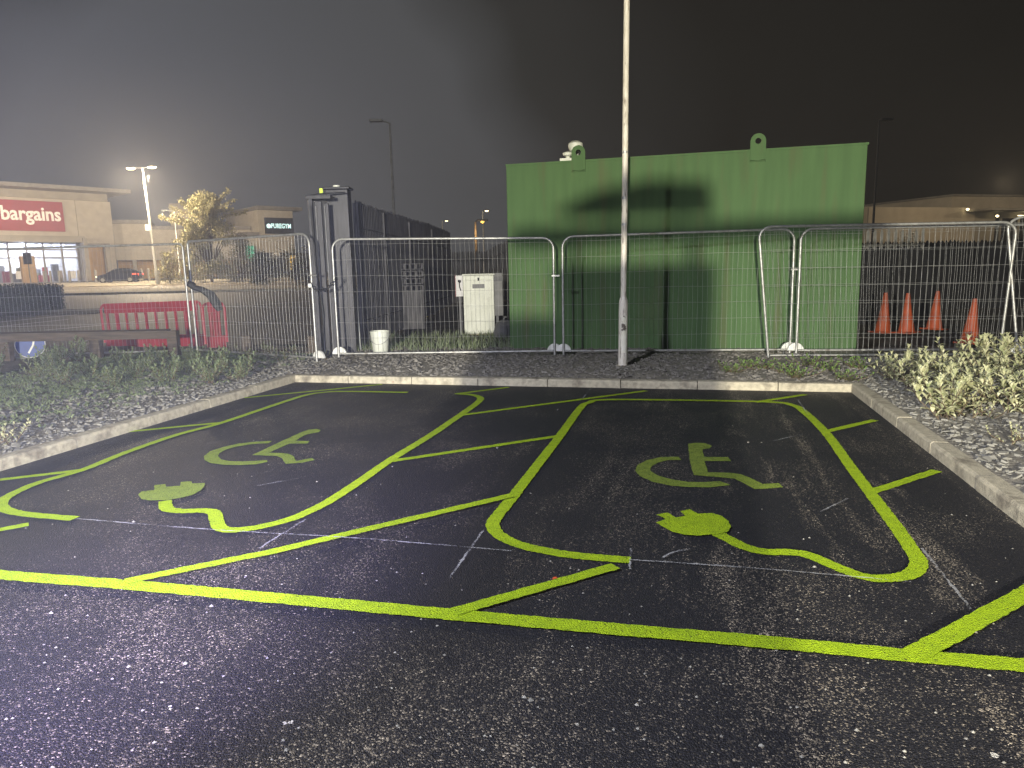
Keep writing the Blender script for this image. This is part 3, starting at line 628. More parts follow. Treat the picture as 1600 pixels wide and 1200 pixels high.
m = MB(); m.box(-.22, .23, -.17, .18, 2.862, 2.90); m.build('cap', M['gate_steel'], r_, bevel=.01)
m = MB(); m.box(-.27, -.22, -.16, -.12, 2.80, 2.88); m.build('reflective_tag', M['lime_tag'], r_)
m = MB(); m.tube([(-.02, 0, 2.9), (-.02, 0, 2.94)], .06, 12); m.build('beacon', M['amber'] if False else M['cab'], r_)
def board_fence(pts, hs, label, gap=.12, bw=.085, m_=None):
    pts = [Vector(p) for p in pts]; r_ = root('palisade_fence', pts[0], 0, label, 'fence')
    pm = MB(); rm = MB()
    for a, b, ha, hb in zip(pts, pts[1:], hs, hs[1:]):
        d = b - a; L = math.hypot(d.x, d.y); n = max(1, int(L / gap)); rz = math.atan2(d.y, d.x)
        for k in range(n):
            t = (k + .5) / n; c = a.lerp(b, t) - pts[0]; h = ha + (hb - ha) * t + random.uniform(-.02, .02)
            M4 = Matrix.Translation(c) @ Matrix.Rotation(rz, 4, 'Z'); pm.box(-bw / 2, bw / 2, -.012, .012, .05, h, M4)
            i = len(pm.v); 
            pm.prism([M4 @ Vector((-bw / 2, -.012, h + .001)), M4 @ Vector((bw / 2, -.012, h + .001)), M4 @ Vector((0, -.012, h + .07))], M4.to_3x3() @ Vector((0, .024, 0)))
        for t in (.2, .85):
            za = ha * t; zb_ = hb * t; aa = a - pts[0]; bb = b - pts[0]; rm.tube([(aa.x, aa.y + .04, za), (bb.x, bb.y + .04, zb_)], .03, 4)
        m = MB(); aa = a - pts[0]; m.box(aa.x - .05, aa.x + .05, aa.y + .05, aa.y + .15, 0, ha + .03); m.build('post', m_ or M['pale_dark'], r_)
    pm.build('pales', m_ or M['pale_dark'], r_, recalc=False); rm.build('rails', m_ or M['pale_dark'], r_, recalc=False); return r_
def F_(px, d): q = D(px, 425, d); return Vector((q.x, q.y, terr(d)))
board_fence([F_(560, 13.2), F_(600, 15.2), F_(640, 18), F_(675, 21.5), F_(705, 26)], [2.65, 2.62, 2.6, 2.6, 2.5], 'tall dark palisade fence running away behind the gate pillar')
board_fence([F_(700, 26), F_(760, 27), F_(830, 28)], [1.85, 1.85, 2.7], 'lower dark palisade fence far behind the white cabinet')
board_fence([F_(1325, 17.0), F_(1443, 17.6)], [2.03, 2.05], 'short palisade fence with pale pales right of the container', gap=.20, bw=.07, m_=M['wire'])
board_fence([F_(1325, 15.3), F_(1455, 15.5)], [1.60, 1.60], 'low black boards added to keep the lower part of the pale palisade dark', gap=.11, bw=.112, m_=M['dark'])  # added dark boards; only the palisade's upper part stays bright
board_fence([F_(1330, 18), F_(1460, 18.5), F_(1700, 19)], [1.75, 1.75, 1.75], 'dark close fence behind the orange cones', gap=.11, bw=.105, m_=M['dark'])
# marker post
q = F_(556, 12.6); r_ = root('marker_post', q, 0, 'thin pale post leaning on the palisade behind the mesh', 'post'); m = MB(); m.box(-.02, .02, -.02, .02, 0, 2.15); m.build('shaft', M['cab'], r_); m = MB(); m.box(-.024, .024, -.024, .024, 2.15, 2.17); m.build('cap', M['grey'], r_); r_.rotation_euler = (0, R(-1.5), 0)
# stack of perforated blocks behind the mesh
q = F_(640, 17.2); r_ = root('crate_stack', (q.x, q.y, 1.0), .2, 'pale perforated crates high behind the mesh, left of the white cabinet', 'crates')
for k in range(4):
    m = MB()
    m.box(-.30, .30, -.2, .2, k * .17, k * .17 + .02); m.box(-.30, .30, -.2, .2, k * .17 + .12, k * .17 + .14)
    for x in (-.29, -.16, -.02, .12, .26): m.box(x, x + .05, -.198, .198, k * .17 + .021, k * .17 + .119)
    m.build('crate', M['pale_dark'], r_)
m = MB(); m.box(-.3, .3, -.2, .2, -.95, -.003); m.build('plinth', M['pale_dark'], r_)

# ------------------------------------------------------------------ CABINET, NOTICE, BUCKET, CONES
q = F_(747, 15.4); r_ = root('electrical_cabinet', (q.x, q.y, .02), R(3), 'tall white electrical cabinet behind the mesh fence', 'cabinet')
m = MB(); m.box(-.33, .33, 0, .35, .08, 1.33); m.build('housing', M['cab'], r_, bevel=.01)
m = MB(); m.box(-.30, .28, -.022, -.003, .12, 1.24); m.build('door', M['cab'], r_, bevel=.005)
m = MB(); m.box(-.13, .13, -.028, -.024, 1.06, 1.15); m.build('label_plate', M['grey'], r_)
m = MB(); m.box(-.015, .015, -.05, -.024, 1.22, 1.29); m.build('lock', M['black'], r_)
m = MB(); m.box(-.35, .35, -.02, .37, 1.333, 1.37); m.build('lid', M['cab'], r_, bevel=.01)
m = MB(); m.box(-.36, .36, -.02, .37, 0, .078); m.build('plinth', M['kerb'], r_)
q2 = F_(776, 15.5); r_ = root('meter_box', (q2.x, q2.y, .02), R(3), 'dark grey meter box just right of the white cabinet', 'meter box')
m = MB(); m.box(-.07, .12, .05, .3, .45, 1.38); m.build('housing', M['grey'], r_, bevel=.01)
m = MB(); m.box(-.03, .02, .12, .2, 0, .448); m.build('leg', M['grey'], r_)
m = MB(); m.box(-.075, .125, .045, .05, 1.2, 1.3); m.build('lid_flap', M['dark'], r_)
q2 = F_(717, 15.3); r_ = root('notice_board', (q2.x, q2.y, .02), R(3), 'small red edged white notice with a black handset left of the cabinet', 'notice')
m = MB(); m.box(-.075, .075, 0, .02, .90, 1.34); m.build('board', M['notice'], r_)
m = MB(); m.box(-.085, -.077, -.004, .02, .89, 1.35); m.build('red_edge', M['red'], r_)
m = MB(); m.tube([(0, -.02, 1.20), (.01, -.03, 1.24)], .035, 8); m.tube([(0, -.02, 1.20), (.005, -.02, 1.1), (.03, -.02, 1.02)], .012, 6); m.build('handset', M['black'], r_)
m = MB(); m.box(-.02, .02, .022, .05, 0, 1.3); m.build('post', M['grey'], r_)
q2 = F_(785, 14.9); r_ = root('waste_sack', (q2.x, q2.y, .03), 0, 'crumpled pale sack lying beside the meter box', 'sack')
random.seed(5); m = lathe([(.10, 0), (.20, .04), (.22, .15), (.18, .30), (.08, .38), (.03, .40)], 14); m.v = [(x + random.uniform(-.03, .03), y + random.uniform(-.03, .03), z + random.uniform(-.02, .02)) for x, y, z in m.v]; m.build('body', M['grey'], r_, smooth=True)
m = MB(); m.tube([(0, 0, .40), (.03, .01, .46), (.06, .02, .45)], .02, 6); m.build('tied_neck', M['grey'], r_)
q2 = G(595, 552, .10); r_ = root('white_bucket', q2, 0, 'white plastic bucket on the ground behind the mesh fence', 'bucket')
m = MB(); n = 24; prof = [(.125, 0), (.165, .36), (.17, .362), (.17, .385), (.158, .385), (.118, .02), (.0, .02)]; lathe(prof[:-1] + [(.002, .02)], n, m); m.build('body', M['cab'], r_, smooth=True)
m = MB(); m.tube([(.17 * math.cos(a), -.01 - .10 * math.sin(a) - .08 * math.sin(a), .33 - .16 * math.sin(a)) for a in [math.pi * k / 10 for k in range(11)]], .004, 5); m.build('handle', M['wire'], r_)
random.seed(3)
for k, (px, py, d, lb) in enumerate(((1379, 520, 13.3, 'orange traffic cone nearest the green container'), (1416, 520, 13.4, 'second orange traffic cone from the container'), (1459, 515, 13.8, 'smaller looking orange cone, third from the container'), (1514, 538, 11.6, 'nearest orange traffic cone, tilted, furthest from the container'))):
    q2 = D(px, py, d)
    if k == 0:
        c0 = root('traffic_cone', (0, 0, 0), 0, lb, 'traffic cone')
        lathe([(.15, .028), (.14, .05), (.095, .30), (.066, .5), (.034, .73), (.032, .745), (.02, .75)], 20).build('body', M['cone'], c0, smooth=True)
        m = MB(); m.box(-.18, .18, -.18, .18, 0, .03); m.build('base', M['cone'], c0, bevel=.012)
        r_ = c0
    else: r_ = copy_tree(c0)
    r_.location = (q2.x, q2.y, max(q2.z, terr(q2.y))); r_.rotation_euler = (0, R((1.5, -2, 3, 7)[k]), random.random()); r_['label'] = lb; r_['group'] = 'orange cones behind the mesh fence'

# ------------------------------------------------------------------ RED BARRIERS, TIMBER RAIL, SIGN, STRAP, CHAIN
def barrier(loc, rz, W, label, slats, tilt=0):
    r_ = root('plastic_barrier', loc, rz, label, 'barrier', 'red plastic barriers by the road'); r_.rotation_euler = (0, tilt, rz)
    m = MB(); m.box(0.10, W - .1, -.025, .025, .80, 1.0); m.tube([(.10, 0, .98), (.04, 0, .95), (.0, 0, .88), (0, 0, .2)], .028, 8); m.tube([(W - .10, 0, .98), (W - .04, 0, .95), (W, 0, .88), (W, 0, .2)], .028, 8); m.build('top_board', M['red'], r_, bevel=.01)
    m = MB(); m.box(.03, W - .03, -.022, .022, .10, .34); m.build('kick_board', M['red'], r_, bevel=.01)
    for k in range(slats):
        x = .14 + (W - .28) * k / (slats - 1); m = MB(); wd = .035 if k in (1, slats - 2) else .02; m.box(x - wd, x + wd, -.018, .018, .342, .798); m.build('slat', M['red'], r_)
    for x in (.25, W - .25): m = MB(); m.box(x - .06, x + .06, -.28, .28, 0, .06); m.build('foot', M['black'], r_, bevel=.01)
    return r_
q = XT(152, 14.6); q2 = XT(304, 14.0)
barrier((q.x, q.y, -.04), math.atan2(q2.y - q.y, q2.x - q.x), (q2 - q).length + .1, 'long red plastic barrier behind the timber rail', 10, R(-1.2))
q = XT(311, 13.6)
barrier((q.x, q.y, -.02), R(52), .45, 'end-on red plastic barrier right of the long one, behind the strap', 3)
pz = .05
posts = [(-38, 12.2), (10, 12.15), (146, 12.1), (270, 12.1)]
r_ = root('timber_knee_rail', (0, 0, 0), 0, 'low weathered timber knee rail behind the left bed', 'knee rail', 'timber knee rails')
def rail(a, b, z0, z1, th=.06):
    a = Vector((a.x, a.y, 0)); b = Vector((b.x, b.y, 0)); d = (b - a).normalized(); nn = Vector((-d.y, d.x, 0)) * th
    m = MB(); up = Vector((0, 0, 1)); m.hull8([a - nn + up * z0, b - nn + up * z0, b + nn + up * z0, a + nn + up * z0, a - nn + up * (z1), b - nn + up * z1, b + nn + up * (z1 + .02), a + nn + up * (z1 + .02)]); return m
rail(E_(-60, 12.2), E_(262, 12.1), .44, .58, .07).build('rail', M['timber'], r_, bevel=.006)
for px, d in ((4, 12.3), (146, 12.2), (268, 12.1)):
    q = E_(px, d); m = MB(); m.box(q.x - .085, q.x + .085, q.y - .07, q.y + .07, -.05, .438 if px < 200 else .57); m.build('post', M['timber'], r_, bevel=.008)
r_ = root('timber_knee_rail', (0, 0, 0), 0, 'low timber rail on short posts behind the angled mesh panel', 'knee rail', 'timber knee rails')
for px, d in ((384, 12.6), (487, 12.2)):
    q = E_(px, d); m = MB(); m.box(q.x - .08, q.x + .08, q.y - .07, q.y + .07, -.05, .42); m.build('post', M['timber'], r_, bevel=.008)
rail(E_(384, 12.75), E_(487, 12.35), .05, .13, .05).build('rail', M['timber'], r_)
q = E_(42, 12.7, 0); r_ = root('round_sign', (q.x, q.y, .33), R(20), 'round blue road sign tilted on its stand under the timber rail', 'sign'); r_.rotation_euler = (R(-12), R(14), R(20))
m = MB(); m.prism([(.24 * math.cos(2 * math.pi * k / 28), 0, .24 * math.sin(2 * math.pi * k / 28)) for k in range(28)], (0, .012, 0)); m.build('face', M['blue'], r_)
m = MB(); m.tube([(.232 * math.cos(2 * math.pi * k / 28), -.002, .232 * math.sin(2 * math.pi * k / 28)) for k in range(29)], .007, 6, False); m.build('rim', M['disc'], r_)
m = MB(); m.prism([(.02, -.004, .15), (.05, -.004, .13), (.06, -.004, 0), (.02, -.004, -.16), (-.01, -.004, -.15), (.03, -.004, 0)], (0, .003, 0)); m.build('white_mark', M['disc'], r_)
m = MB(); m.box(-.24, .24, .02, .08, -.30, -.24); m.tube([(-.15, .03, -.27), (0, .03, .1)], .012, 6); m.tube([(.15, .03, -.27), (0, .03, .1)], .012, 6); m.build('stand', M['grey'], r_)
# black strap hanging from the fence post
q = E_(306, 12.70, 0)
r_ = root('rubber_strap', (q.x, q.y, 1.28), 0, 'black rubber strap tied to the fence post and hanging out sideways', 'strap')
m = MB(); m.tube([(-.03, -.05, .10), (.0, -.07, .06), (.05, -.06, .0), (.18, -.04, -.04), (.32, -.03, -.14), (.42, -.03, -.32), (.45, -.03, -.42)], [.04, .065, .05, .055, .08, .08, .04], 8); m.build('strip', M['black'], r_, smooth=True)
m = MB(); m.tube([(.06 * math.cos(a) - .02, .06 * math.sin(a), .05 + .01 * math.sin(a)) for a in [2 * math.pi * k / 12 for k in range(13)]], .02, 6, False); m.tube([(-.02, -.05, .1), (-.01, -.06, .3)], .012, 6); m.build('knot', M['black'], r_)
# chain between panel, gate and next panel
a = E_(488, 11.1, 1.33); b = E_(529, 11.5, 1.38)
r_ = root('security_chain', a, 0, 'dark chain looped from the fence post round the gate to the next panel', 'chain')
m = MB(); d = b - a
for k in range(16):
    t = k / 15; c = d * t + Vector((0, -.12 * math.sin(t * 3.14), -.14 * math.sin(t * 3.14))); t2 = d.normalized()
    M4 = Matrix.Translation(c) @ t2.to_track_quat('X', 'Z').to_matrix().to_4x4() @ Matrix.Rotation(R(90 * (k % 2)), 4, 'X')
    m.tube([M4 @ Vector((.032 * math.cos(x), .018 * math.sin(x), 0)) for x in [2 * math.pi * j / 10 for j in range(11)]], .007, 5, False)
m.build('links', M['dark'], r_)
m = MB(); m.box(.0, .05, -.10, -.06, -.06, .0); m.build('padlock', M['galv'], r_)

# ------------------------------------------------------------------ FAR LEFT: ROAD, SHOPS
def sheet(name, pts, m, dz):          # polygon of (px,distance) laid on the terrain
    mb = MB(); P = [XT(px, d) for px, d in pts]; mb.poly([(q.x, q.y, q.z + dz) for q in P]); return tag(mb.build(name, m, recalc=False), kind='structure')
mb = MB(); ys = [14.2, 100]
mb.poly([(-90, 14.2, terr(14.2) + .02), (F_(620, 14.2).x, 14.2, terr(14.2) + .02), (F_(560, 34).x, 34, terr(34) + .02), (F_(700, 78).x, 78, terr(78) + .02), (-150, 78, terr(78) + .02)])
tag(mb.build('road', M['roadfar'], recalc=False), kind='structure')
def strip(name, a, b, wd, m, z0=.024, h=0, kind='structure', label=None, cat=None, group=None):
    A_ = XT(*a); B_ = XT(*b); d = (B_ - A_); d2 = Vector((d.x, d.y, 0)).normalized(); nn = Vector((-d2.y, d2.x, 0)) * wd / 2; mb = MB()
    def t(p, z): return Vector((p.x, p.y, terr(p.y) + z))
    if h: mb.hull8([t(A_ - nn, -.05), t(B_ - nn, -.05), t(B_ + nn, -.05), t(A_ + nn, -.05), t(A_ - nn, h), t(B_ - nn, h), t(B_ + nn, h), t(A_ + nn, h)])
    else: mb.poly([t(A_ - nn, z0), t(B_ - nn, z0), t(B_ + nn, z0), t(A_ + nn, z0)])
    return tag(mb.build(name, m, recalc=bool(h)), label, cat, group, kind)
strip('pavement', (-300, 47), (560, 47), 7.5, M['pave'], h=.10)
strip('forecourt', (-300, 69.5), (540, 69.5), 17, M['pave'], h=.06)
strip('verge_kerb', (-250, 42.6), (560, 42.6), .35, M['kerb'], h=.14)
lm = 'white lines on the road'
for a, b, wd, lb in (((-40, 21.5), (118, 25), .10, 'upper white dashed line on the road at the far left'), ((60, 18.8), (150, 20.0), .10, 'white line on the road left of the red barrier'), ((-30, 20.0), (98, 22.6), .09, 'lower white line on the road at the far left'), ((170, 20.5), (300, 22.5), .10, 'white line seen through the red barrier'), ((330, 27), (480, 30), .12, 'white line on the road behind the angled mesh panel'), ((310, 19), (470, 19.6), .08, 'faint nearer line on the road behind the angled mesh panel')):
    strip('lane_line', a, b, wd, M['white'], kind=None, label=lb, cat='road marking', group=lm)

def text_mesh(name, body, size, m, parent, loc, ext=.04, rz=0, align='LEFT', bold=.0, sx=1):
    cu = bpy.data.curves.new(name, 'FONT'); cu.body = body; cu.size = size; cu.extrude = ext; cu.offset = bold; cu.align_x = align; cu.resolution_u = 3
    t = bpy.data.objects.new(name, cu); COL.objects.link(t); dg = bpy.context.evaluated_depsgraph_get(); dg.update()
    me = bpy.data.meshes.new_from_object(t.evaluated_get(dg)); COL.objects.unlink(t); bpy.data.objects.remove(t)
    me.materials.clear(); me.materials.append(m); o = bpy.data.objects.new(name, me); COL.objects.link(o); o.parent = parent; o.location = loc; o.rotation_euler = (R(90), 0, rz); o.scale = (sx, 1, 1); return o
def ppm(y): return y / F
# -- discount shop: local x along the facade, y into the building
sa = D(-110, 400, 77); sb = D(192, 400, 92); gz = terr(84) - .05
sa.z = sb.z = gz
dx = sb - sa; SW = dx.length; rz = math.atan2(dx.y, dx.x)
shop = root('discount_shop', sa, rz, 'large pale discount shop with a red sign and lit entrance windows', 'shop')
inv = Matrix.Translation(sa) @ Matrix.Rotation(rz, 4, 'Z'); inv = inv.inverted()
def LP(px, py):     # pixel to local point on facade plane (y=0)
    v = ray(px, py); o = inv @ Vector((0, 0, H)); dd = inv.to_3x3() @ v; t = -o.y / dd.y; return o + dd * t
def facade(name, x0, y0, x1, y1, th, m, parent, off=0., bev=0):   # px rect -> box on facade
    a = LP(x0, y1); b = LP(x1, y1); c = LP(x1, y0); d = LP(x0, y0); z0 = (a.z + b.z) / 2 if y1 < 430 else 0.; z1 = (c.z + d.z) / 2
    xa = (a.x + d.x) / 2; xb = (b.x + c.x) / 2
    mb = MB(); mb.box(xa, xb, off - th, off, z0, z1); return mb.build(name, m, parent, bevel=bev)
def hbox(name, xa, xb, za, zb, ya, yb, m, parent, bev=0): mb = MB(); mb.box(xa, xb, ya, yb, za, zb); return mb.build(name, m, parent, bevel=bev)
X = lambda px: LP(px, 400).x
Z = lambda px, py: LP(px, py).z
xr = X(181); ztop = Z(100, 312)
hbox('wall', X(127), xr, 0, ztop, 0, 20, M['brick'], shop)
hbox('wall', X(-110), X(126.5), Z(60, 379), ztop, 0, 20, M['brick'], shop)
hbox('back_wall', X(-110), X(126.5), 0, Z(60, 379) - .01, 6, 20, M['cladd'], shop)
hbox('parapet', X(-110), X(177), ztop + .01, Z(100, 300), -.12, 20, M['cladd'], shop)
hbox('roof', X(-110), X(199), Z(100, 300) + .01, Z(100, 294), -3.0, 20, M['roof'], shop)
hbox('canopy', X(-110), X(128), Z(60, 379), Z(60, 369), -1.6, -.003, M['cladd'], shop)
sgn = hbox('sign_panel', X(-95), X(106), Z(50, 361), Z(50, 314), -.22, -.003, M['signred'], shop)
xL = X(8); t = text_mesh('sign_letters', 'bargains', 1, M['letters'], shop, (0, 0, 0), ext=.03, bold=.022)
wd = max(v.co.x for v in t.data.vertices); hgt = max(v.co.y for v in t.data.vertices); low = min(v.co.y for v in t.data.vertices)
s = (X(101) - xL) / wd; t.scale = (s, s * 1.18, s); zb_ = Z(50, 344); t.location = (xL, -.26, zb_)
t2 = text_mesh('sign_letters', 'home', 1, M['letters'], shop, (0, 0, 0), ext=.03, bold=.022); w2 = max(v.co.x for v in t2.data.vertices); t2.scale = (s, s * 1.18, s); t2.location = (xL - (w2 + .20) * s, -.26, zb_)
# entrance glazing
zg0, zg1 = .1, Z(60, 379) - .02; xs_ = [X(p) for p in (-60, -35, -12, 14, 43, 69, 98, 123)]
hbox('interior_floor', X(-60), X(123), .02, .10, .6, 5.9, M['pave'], shop); hbox('interior_ceiling', X(-60), X(123), zg1 - .1, zg1 + .1, .4, 5.9, M['notice'], shop); hbox('interior_wall', X(-60), X(123), .1, zg1, 5.6, 5.9, M['notice'], shop); hbox('interior_end', X(122), X(123), .1, zg1, .4, 5.5, M['notice'], shop)
gm = bpy.data.materials.new('clear_glass'); gm.use_nodes = True; gn = gm.node_tree; gn.nodes.clear(); go_ = gn.nodes.new('ShaderNodeOutputMaterial'); gx = gn.nodes.new('ShaderNodeMixShader'); gt = gn.nodes.new('ShaderNodeBsdfTransparent'); gg = gn.nodes.new('ShaderNodeBsdfGlossy'); gg.inputs['Roughness'].default_value = .05; gx.inputs[0].default_value = .06
gt.inputs['Color'].default_value = (.86, .89, .95, 1); gn.links.new(gt.outputs[0], gx.inputs[1]); gn.links.new(gg.outputs[0], gx.inputs[2]); gn.links.new(gx.outputs[0], go_.inputs[0])
hbox('window_glass', X(-60), X(123), zg0, zg1, .30, .33, gm, shop)
M['stripl'] = mat('strip_lamp', (1, 1, 1), None, 2, .5, emit=(.86, .90, 1), estr=9)
random.seed(6)
for k in range(14):
    x = X(-55) + (X(120) - X(-55)) * (k + .5) / 14; hbox('ceiling_lamp', x - .5, x + .5, zg1 - .16, zg1 - .11, 1.5 + 2.6 * (k % 2), 2.3 + 2.6 * (k % 2), M['stripl'], shop)
for k in range(26):
    x = X(-55) + (X(116) - X(-55)) * (k + random.random() * .6) / 26; y = random.uniform(1.4, 4.8); w_ = random.uniform(.4, 1.3); hbox('shelving', x, x + w_, .11, random.uniform(.9, 2.4), y, y + .4, random.choice([M['roof'], M['red'], M['timberwall'], M['pale_dark'], M['leafD'], M['notice'], M['blue'], M['grey']]), shop)
lp_ = inv.inverted() @ Vector(((X(-30) + X(123)) / 2, 3, zg1 - .6)); lamp('shop_light', 'POINT', lp_, 1500, (.86, .88, 1.0), .5)
fm = MB()
for x in xs_: fm.box(x - .09, x + .09, .05, .25, zg0, zg1)
for zz in (Z(60, 403), Z(60, 390)): fm.box(X(-60), X(123), .04, .24, zz - .08, zz + .08)
fm.build('window_frame', M['roof'], shop)
hbox('entrance_pillar', X(43) - .9, X(43) + .5, 0, Z(60, 400), -.6, .0, M['timberwall'], shop)
hbox('corner_pier', X(123.5), X(130), 0, Z(60, 372), -1.8, -.9, M['cladd'], shop)
hbox('timber_panel', X(133), X(164), 0, Z(150, 384), -.12, -.003, M['timberwall'], shop)
hbox('column', X(160), X(167), 0, Z(160, 382), -1.2, -.5, M['cladd'], shop)
hbox('porch_beam', X(129), X(167), Z(150, 384), Z(150, 381), -1.3, -.004, M['roof'], shop)
random.seed(4)
for k, px in enumerate((22, 64, 108)):
    x = X(px); z = random.uniform(.3, 1.2); hbox('window_poster', x, x + .6, z, z + .9, .262, .295, random.choice([M['notice'], M['red'], M['leafD']]), shop)
# -- lower unit to the right
la = D(181, 400, 92.5); lb_ = D(395, 400, 99); la.z = lb_.z = gz; d = lb_ - la
low = root('low_shop_unit', la, math.atan2(d.y, d.x), 'long low pale shop unit right of the discount shop', 'shop')
LW = d.length; zt1 = 1.5 + (431 - 352) * 93 / F - gz; zt2 = 1.5 + (431 - 358) * 93 / F - gz
x1 = LW * .25
hbox('wall', .02, x1, 2.6, zt1, 0, 15, M['brick'], low); hbox('wall', x1 + .01, LW, 2.6, zt2 - .2, 0, 15, M['brick'], low)
hbox('roof', -.2, x1 + .3, zt1 + .01, zt1 + .5, -.4, 15, M['roof'], low); hbox('roof', x1 + .31, LW, zt2 - .19, zt2 + .25, -.4, 15, M['roof'], low)
hbox('tower_wall', x1 + 2.5, x1 + 8, zt2 + .26, zt2 + 3.4, 3, 9, M['cladd'], low)
hbox('recess_wall', .02, LW, 0, 2.59, 1.2, 2, M['timberwall'], low)
for k in range(5): hbox('column', LW * (k + .55) / 5, LW * (k + .55) / 5 + .45, 0, 2.59, .02, .5, M['cladd'], low)
# -- gym unit
ga = D(388, 400, 96); gb = D(473, 400, 101); ga.z = gb.z = gz; d = gb - ga
gym = root('gym_building', ga, math.atan2(d.y, d.x), 'tall pale gym building with a black lit sign', 'gym'); GW = d.length
def gzz(py, y=98): return 1.5 + (427.5 - py) * y / F - gz
hbox('wall', GW * .22, GW * .86, 3.3, gzz(333), 0, 12, M['brick'], gym); hbox('roof', GW * .18, GW * 1.0, gzz(333) + .01, gzz(327.5), -.9, 12, M['roof'], gym)
hbox('side_wing', 0, GW * .215, 3.3, gzz(371), .3, 12, M['brick'], gym); hbox('side_roof', -.3, GW * .215, gzz(371) + .01, gzz(366), -.2, 12, M['roof'], gym)
hbox('entrance', GW * .01, GW * 1.3, 0, 3.29, .6, 12, M['glass'], gym)
hbox('sign_board', GW * .33, GW * .85, gzz(368), gzz(344), -.25, -.004, M['signblk'], gym)
t = text_mesh('sign_letters', 'PUREGYM', 1, M['glow'], gym, (0, 0, 0), ext=.03, bold=.012); wd = max(v.co.x for v in t.data.vertices)
s = (GW * .46) / wd if wd else 1; s = min(s, GW * .365 / wd); t.scale = (s, s * 1.35, s); t.location = (GW * .43, -.29, gzz(359.5))
m = MB(); m.prism([(GW * .39 + .30 * math.cos(2 * math.pi * k / 16), -.26, gzz(356.5) + .30 * math.sin(2 * math.pi * k / 16)) for k in range(16)], (0, -.04, 0)); m.build('sign_logo', M['glow'], gym)
hbox('poster', -.3, .8, 2.2, 4.2, -.15, -.02, mat('poster_green', (.05, .35, .20), None, 3, .5, emit=(.05, .40, .22), estr=.5), gym)
hbox('poster', GW * .75, GW * .85, .9, 2.9, -.15, -.02, M['amber'], gym)
# -- right hand building
ra = D(1343, 400, 62); rb = D(1700, 400, 70); ra.z = rb.z = terr(66); d = rb - ra
rt = root('retail_building', ra, math.atan2(d.y, d.x), 'long pale retail building beyond the fence at the far right', 'building'); RW = d.length
def rz_(py, px=1450, y=64): return 1.5 + (404.5 - .0225 * (px - 1420) - py) * y / F - terr(66)
hbox('wall', 0.7, RW * .46, 0, rz_(328, 1400), 0, 14, M['brick'], rt); hbox('end_bay', -.02, .69, 0, rz_(330, 1345), .05, 14, M['cladd'], rt)
hbox('wall', RW * .461, RW * 1.2, 0, rz_(326, 1550), .2, 14, M['cladd'], rt)
hbox('upper_storey', RW * .48, RW * 1.2, rz_(326, 1550) + .01, rz_(307, 1550, 67), 3, 14, M['brick'], rt); hbox('upper_roof', RW * .47, RW * 1.2, rz_(307, 1550, 67) + .01, rz_(304, 1550, 67), 2.6, 14, M['roof'], rt)
hbox('canopy', RW * .42, RW * 1.1, rz_(333, 1500), rz_(330, 1500), -2.5, -.003, M['roof'], rt)
hbox('shopfront', RW * .56, RW * 1.1, 0, rz_(341, 1550), .05, .19, M['glass'], rt)
hbox('strip_light', RW * .63, RW * .95, rz_(338, 1550), rz_(337, 1550), -.5, -.4, M['smallglow'], rt)
for k in range(6): hbox('mullion', RW * (.57 + .08 * k), RW * (.57 + .08 * k) + .25, 0, rz_(341, 1550), -.04, .045, M['roof'], rt)
for fx, py in ((.41, 331), (.54, 341)):
    m = MB(); lathe([(.05, 0), (.13, .06), (.13, .14), (.05, .2)], 10, m, RW * fx, -.4); o = m.build('wall_lamp', M['smallglow'], rt); o.location.z = rz_(py, 1500)
lamp('retail_lamp', 'POINT', (ra.x + 8, 56, 7), 800, (1, .75, .45), .2)
lamp('retail_lamp', 'POINT', (rb.x - 5, 58, 7), 800, (1, .78, .5), .2)

# ------------------------------------------------------------------ STREET LAMPS
def street_lamp(px, d, h, label, arms, lit=True, lean=0, r0=.10, m=None, glow=None, hs=1.):
    q = XT(px, d); r_ = root('street_lamp', q, 0, label, 'street lamp', 'street lamps'); r_.rotation_euler = (0, lean, 0); m = m or M['galv']
    mb = MB(); mb.tube([(0, 0, 0), (0, 0, 1.2), (0, 0, 1.25), (0, 0, h)], [r0, r0 * .95, r0 * .75, r0 * .45], 10); mb.build('column', m, r_, smooth=True)
    for a in arms:
        hm_ = M['dark'] if lit else m; mb = MB(); mb.tube([(0, 0, h - .02), (a * .5, 0, h + .05), (a, 0, h + .08)], .04, 6); mb.build('arm', hm_, r_)
        mb = MB(); s_ = 1 if a > 0 else -1; mb.box(min(a, a + s_ * .6), max(a, a + s_ * .6), -.15, .15, h + .06, h + .16); hd = mb.build('lamp_head', hm_, r_, bevel=.02)
        if lit:
            mb = MB(); c = a + s_ * .3; lathe([(.02, h - .06), (.16 * hs, h - .03), (.22 * hs, h + .03), (.22 * hs, h + .055)], 12, mb, c, 0); mb.build('lens', glow or M['lampglow'], hd)
    return q
q = street_lamp(245, 62, 9.75, 'lit double headed street lamp nearest the shops, by the parked car', (-.7, .5), lean=R(-1.8), r0=.16, hs=1.5)
m = MB(); m.box(q.x - .45, q.x - .12, q.y - .3, q.y - .2, 4.6 + q.z, 5.1 + q.z); tag(m.build('lamp_post_sign', M['cab']), 'small pale sign box on the double headed lamp post', 'sign')
for s_ in (-1, 1): lamp('street_light', 'POINT', (q.x - .3 + s_ * 1.0, q.y - 1.2, q.z + 8.6), 6000, (1, .80, .54), .25)
street_lamp(281, 84, 7.8, 'pale unlit street lamp beside the tree, half hidden by leaves', (-.8,), lit=False, r0=.14)
lamp('street_light', 'POINT', (-36, 76, 8), 8000, (1, .82, .58), .3)
lamp('street_light', 'POINT', (-55, 66, 8), 9000, (1, .82, .58), .3)
